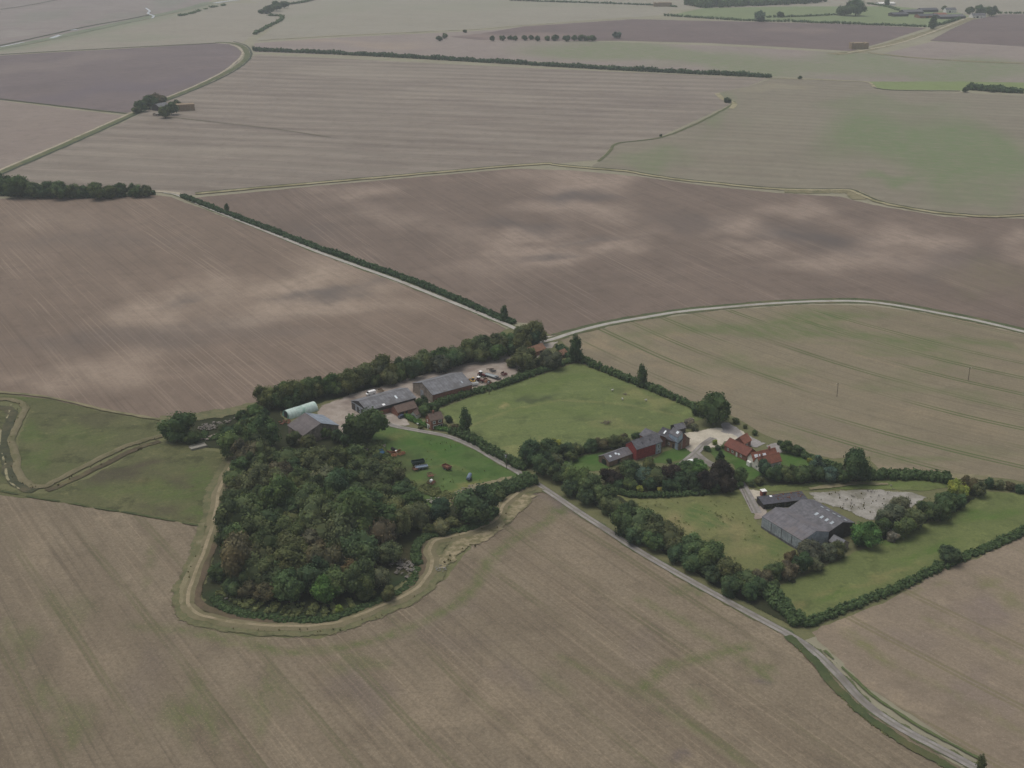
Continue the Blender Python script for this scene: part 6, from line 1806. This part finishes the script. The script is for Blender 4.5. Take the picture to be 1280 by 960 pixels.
rubble('rubble', (263, 534), 6, 4, 70, 'stone', 'grey rubble heap beside the lone meadow oak', (.3, .9), 1)
rubble('rubble', (265, 548), 5, 2.5, 40, 'tan_board', 'brown rubble heap below the grey one', (.3, .8), 2)
rubble('rubble', (288, 527), 5, 2, 26, 'stone', 'scattered pale stones near the shelter belt end', (.2, .7), 3)
rubble('rubble', (504, 712), 4, 8, 90, 'stone', 'pale stony rubble slope at the wood corner', (.25, .8), 4)
rubble('rubble', (585, 612), 5, 2, 26, 'concrete', 'pale broken concrete on the dry bank near the tanker', (.2, .6), 5)
rubble('rubble', (543, 626), 5, 2, 30, 'concrete', 'pale rubble between the dark trees and machinery', (.25, .7), 6)
rubble('rubble', (468, 562), 6, 2, 30, 'stone', 'grey rubble behind the blue implement', (.25, .7), 7)
rubble('rubble', (553, 712), 3, 2.4, 26, 'concrete', 'white lumps on the weedy bank by the stubble', (.2, .5), 8)
rubble('rubble', (853, 550), 4, 2.2, 16, 'concrete', 'pale blocks lying beside the barn drive', (.25, .6), 9)
rubble('rubble', (846, 588), 5, 1.6, 24, 'stone', 'stone edging heap beside the barn lawn path', (.2, .5), 10)
rubble('rubble', (1070, 624), 22, 6, 50, 'stone', 'loose broken stone across the old concrete yard', (.15, .5), 11, .3)
rubble('rubble', (290, 750), 4, 2.5, 30, 'stone', 'pale rubble at the ditch corner under the wood', (.2, .6), 12)
rubble('rubble', (357, 529), 3, 2.5, 24, 'rust', 'brown scrap heap behind the mint green store', (.3, .8), 13)


def tufts(px, n, col, size, label, seed=1, h=.16, clump=.7):
    """coarse tussocks scattered over a pasture, in patches"""
    rn = random.Random(seed)
    poly = [at(*p).xy for p in px]
    pl = [(p.x, p.y) for p in poly]
    x0, x1 = min(p[0] for p in pl), max(p[0] for p in pl)
    y0, y1 = min(p[1] for p in pl), max(p[1] for p in pl)
    hubs = [(rn.uniform(x0, x1), rn.uniform(y0, y1), rn.uniform(3, 11)) for k in range(max(4, n // 28))]
    mb = MB(); tint = []
    ox, oy = pl[0]
    done = 0
    while done < n:
        if rn.random() < clump:
            hx, hy, hr = rn.choice(hubs); x, y = rn.gauss(hx, hr), rn.gauss(hy, hr * .6)
        else:
            x, y = rn.uniform(x0, x1), rn.uniform(y0, y1)
        done += 1
        if not inside(pl, np.array([x]), np.array([y]))[0]: continue
        q = rn.uniform(*size)
        o = len(mb.f)
        c = Vector((x - ox, y - oy, h * .3))
        mb.ico(c, q, 1, done, .3, (1, rn.uniform(.6, 1), h / q * rn.uniform(.5, 1.1)))
        t_ = rn.uniform(.2, .8)
        for k in range(7):
            d = Vector((rn.gauss(0, 1), rn.gauss(0, 1), .5 + rn.random())).normalized()
            leaf_quad(mb, [], c + Vector((d.x * q, d.y * q, d.z * h)), d, q * .4, rn, 0)
        tint += [t_] * (len(mb.f) - o)
    mb.att['tint'] = ('FACE', tint)
    o = mb.build('tussocks', M['leaf'], loc=(ox, oy, Z[0]))
    b = PAL[col]; o.color = (b[0], b[1], b[2], 1)
    return tag(o, label, 'grass', kind='stuff')


tufts([(800, 630), (920, 618), (950, 665), (990, 700), (900, 705), (850, 685)], 140, 'tuft', (0.14, 0.43), 'coarse tussocks in the meadow beside the double barn', 3)
tufts([(480, 535), (520, 542), (600, 566), (650, 598), (570, 620), (540, 630), (500, 600), (465, 560)], 114, 'tuft', (0.14, 0.37), 'tufts of longer grass on the green by the machinery', 6, .3, .7)
tufts([(545, 690), (560, 676), (600, 662), (640, 634), (655, 622), (640, 645), (600, 680), (560, 716)], 114, 'weed', (0.17, 0.50), 'weeds on the rough corner between bank and stubble', 7, .5)
tufts([(1010, 620), (1050, 616), (1140, 620), (1110, 648), (1070, 645)], 61, 'weed', (0.14, 0.43), 'weeds growing through the broken concrete yard', 8, .35, .8)
tufts([(20, 505), (36, 505), (20, 545), (30, 595), (60, 606), (120, 575), (200, 545), (205, 552), (120, 586), (60, 616), (20, 608), (2, 570), (12, 530)], 308, 'weed', (0.17, 0.43), 'rank growth along the left drainage ditch', 9, .6, .2)
tufts([(229, 735), (240, 700), (256, 660), (266, 664), (250, 700), (238, 735), (238, 760), (270, 778), (330, 787), (410, 788), (470, 770), (520, 745), (530, 752), (470, 780), (410, 796), (320, 795), (250, 788), (230, 765)], 286, 'weed', (0.14, 0.37), 'rank grass on the outer bank round the wood', 10, .4, .2)
# fences and little things
pA, pB = at(238, 562), at(258, 557)
e = empty('culvert_bridge', (pA.x, pA.y, 0), math.atan2(pB.y - pA.y, pB.x - pA.x), 'small concrete culvert bridge crossing the ditch by the rubble', 'bridge')
L_ = (pB - pA).length
mb = MB(); mb.box(0, L_, -1.6, 1.6, .35, .6); mb.build('deck', M['concrete'], e)
for s in (-1, 1):
    mb = MB(); mb.box(0, L_, s * 1.72 - .1, s * 1.72 + .1, -.2, 1.0); mb.build('parapet', M['concrete'], e)


def fence(px, label, h=1.1, mat='wood'):
    c = resample([at(*p).xy for p in px], 3.0, False)
    o0 = c[0]
    e = empty('post_fence', (o0.x, o0.y, 0), 0, label, 'fence')
    mb = MB()
    for a, b_ in zip(c, c[1:]):
        for z in (.45, .95): mb.tube((a.x - o0.x, a.y - o0.y, z), (b_.x - o0.x, b_.y - o0.y, z), .05, .05, 5)
    mb.build('rails', M[mat], e)
    for p in c:
        mb = MB(); mb.tube((p.x - o0.x, p.y - o0.y, -.2), (p.x - o0.x, p.y - o0.y, h), .08, .07, 6); mb.build('post', M[mat], e)


fence([(926, 610), (930, 618), (934, 628), (940, 640)], 'wooden fence between the farm lane and the barn meadow')
l, rz = at_rz((524.5, 531), 30)
e = empty('garden_table', l, rz, 'long white garden table in the cottage side garden', 'table')
mb = MB(); mb.box(-1.3, 1.3, -.6, .6, .72, .8); mb.build('tabletop', M['white_bright'], e)
for sx in (-1.1, 1.1):
    for sy in (-.45, .45):
        mb = MB(); mb.box(sx - .06, sx + .06, sy - .06, sy + .06, 0, .718); mb.build('leg', M['white'], e)
l, rz = at_rz((863, 577), 10)
mb = MB(); mb.prism([(-.9, .05), (.9, .05), (.9, .4), (.5, .75), (-.5, .75), (-.9, .4)], -1.1, 1.1, 'x')
tag(mb.build('hull', M['white_bright'], loc=l, rz=rz), 'white covered boat shaped hull on the lawn by the dark belt', 'boat')

# ------------------------------------------------------------------ air, light, camera
t = NT('haze_air')
vol = t.n('ShaderNodeVolumePrincipled'[10:]) if False else t.t.nodes.new('ShaderNodeVolumePrincipled')
vol.inputs['Color'].default_value = (.88, .95, 1.0, 1)
vol.inputs['Density'].default_value = .000095
vol.inputs['Anisotropy'].default_value = 0.0
t.link(vol.outputs[0], t.out.inputs['Volume'])
mb = MB(); mb.box(-6800, 6800, -1800, 8300, -1.0, 236)
hz = mb.build('haze', t.m)
tag(hz, kind='stuff')

w = bpy.data.worlds.new('World'); SC.world = w; w.use_nodes = True
nt = w.node_tree; nt.nodes.clear()
sky = nt.nodes.new('ShaderNodeTexSky'); sky.sky_type = 'NISHITA'; sky.sun_disc = False
EL, AZ = R(70), R(300)
sky.sun_elevation = EL; sky.sun_rotation = AZ
sky.air_density = 1.0; sky.dust_density = 3.0; sky.ozone_density = 1.0
hs = nt.nodes.new('ShaderNodeHueSaturation'); hs.inputs['Saturation'].default_value = .42
bg = nt.nodes.new('ShaderNodeBackground'); bg.inputs['Strength'].default_value = .108
wo = nt.nodes.new('ShaderNodeOutputWorld')
nt.links.new(sky.outputs[0], hs.inputs['Color']); nt.links.new(hs.outputs[0], bg.inputs['Color']); nt.links.new(bg.outputs[0], wo.inputs['Surface'])
sl = bpy.data.lights.new('Sun', 'SUN'); sl.energy = 1.6; sl.angle = R(40); sl.color = (1.0, .95, .87)
so = bpy.data.objects.new('Sun', sl); COL.objects.link(so)
dirv = Vector((math.sin(AZ) * math.cos(EL), math.cos(AZ) * math.cos(EL), math.sin(EL)))
so.rotation_euler = (-dirv).to_track_quat('-Z', 'Y').to_euler()
so.location = (0, 0, 500)

cam = bpy.data.cameras.new('Camera')
cam.sensor_fit = 'HORIZONTAL'; cam.sensor_width = 36; cam.lens = F / 1280 * 36
cam.clip_start = 1; cam.clip_end = 20000
co = bpy.data.objects.new('Camera', cam); COL.objects.link(co)
co.location = (0, 0, H); co.rotation_euler = (math.pi / 2 - P, 0, 0)
SC.camera = co
vs = SC.view_settings
SC.display_settings.display_device = 'sRGB'
vs.view_transform = 'Standard'; vs.look = 'None'; vs.gamma = 1; vs.use_curve_mapping = False
vs.exposure = 0.0
SC.render.engine = 'CYCLES'
cy = SC.cycles
cy.max_bounces = 5; cy.diffuse_bounces = 2; cy.glossy_bounces = 2; cy.transmission_bounces = 2; cy.transparent_max_bounces = 12; cy.volume_bounces = 1
cy.use_adaptive_sampling = True; cy.adaptive_threshold = .02
cy.use_denoising = True
cy.denoising_prefilter = 'NONE'
cy.caustics_reflective = False; cy.caustics_refractive = False
print('TREES', cnt[0], 'wood', N_WOOD)
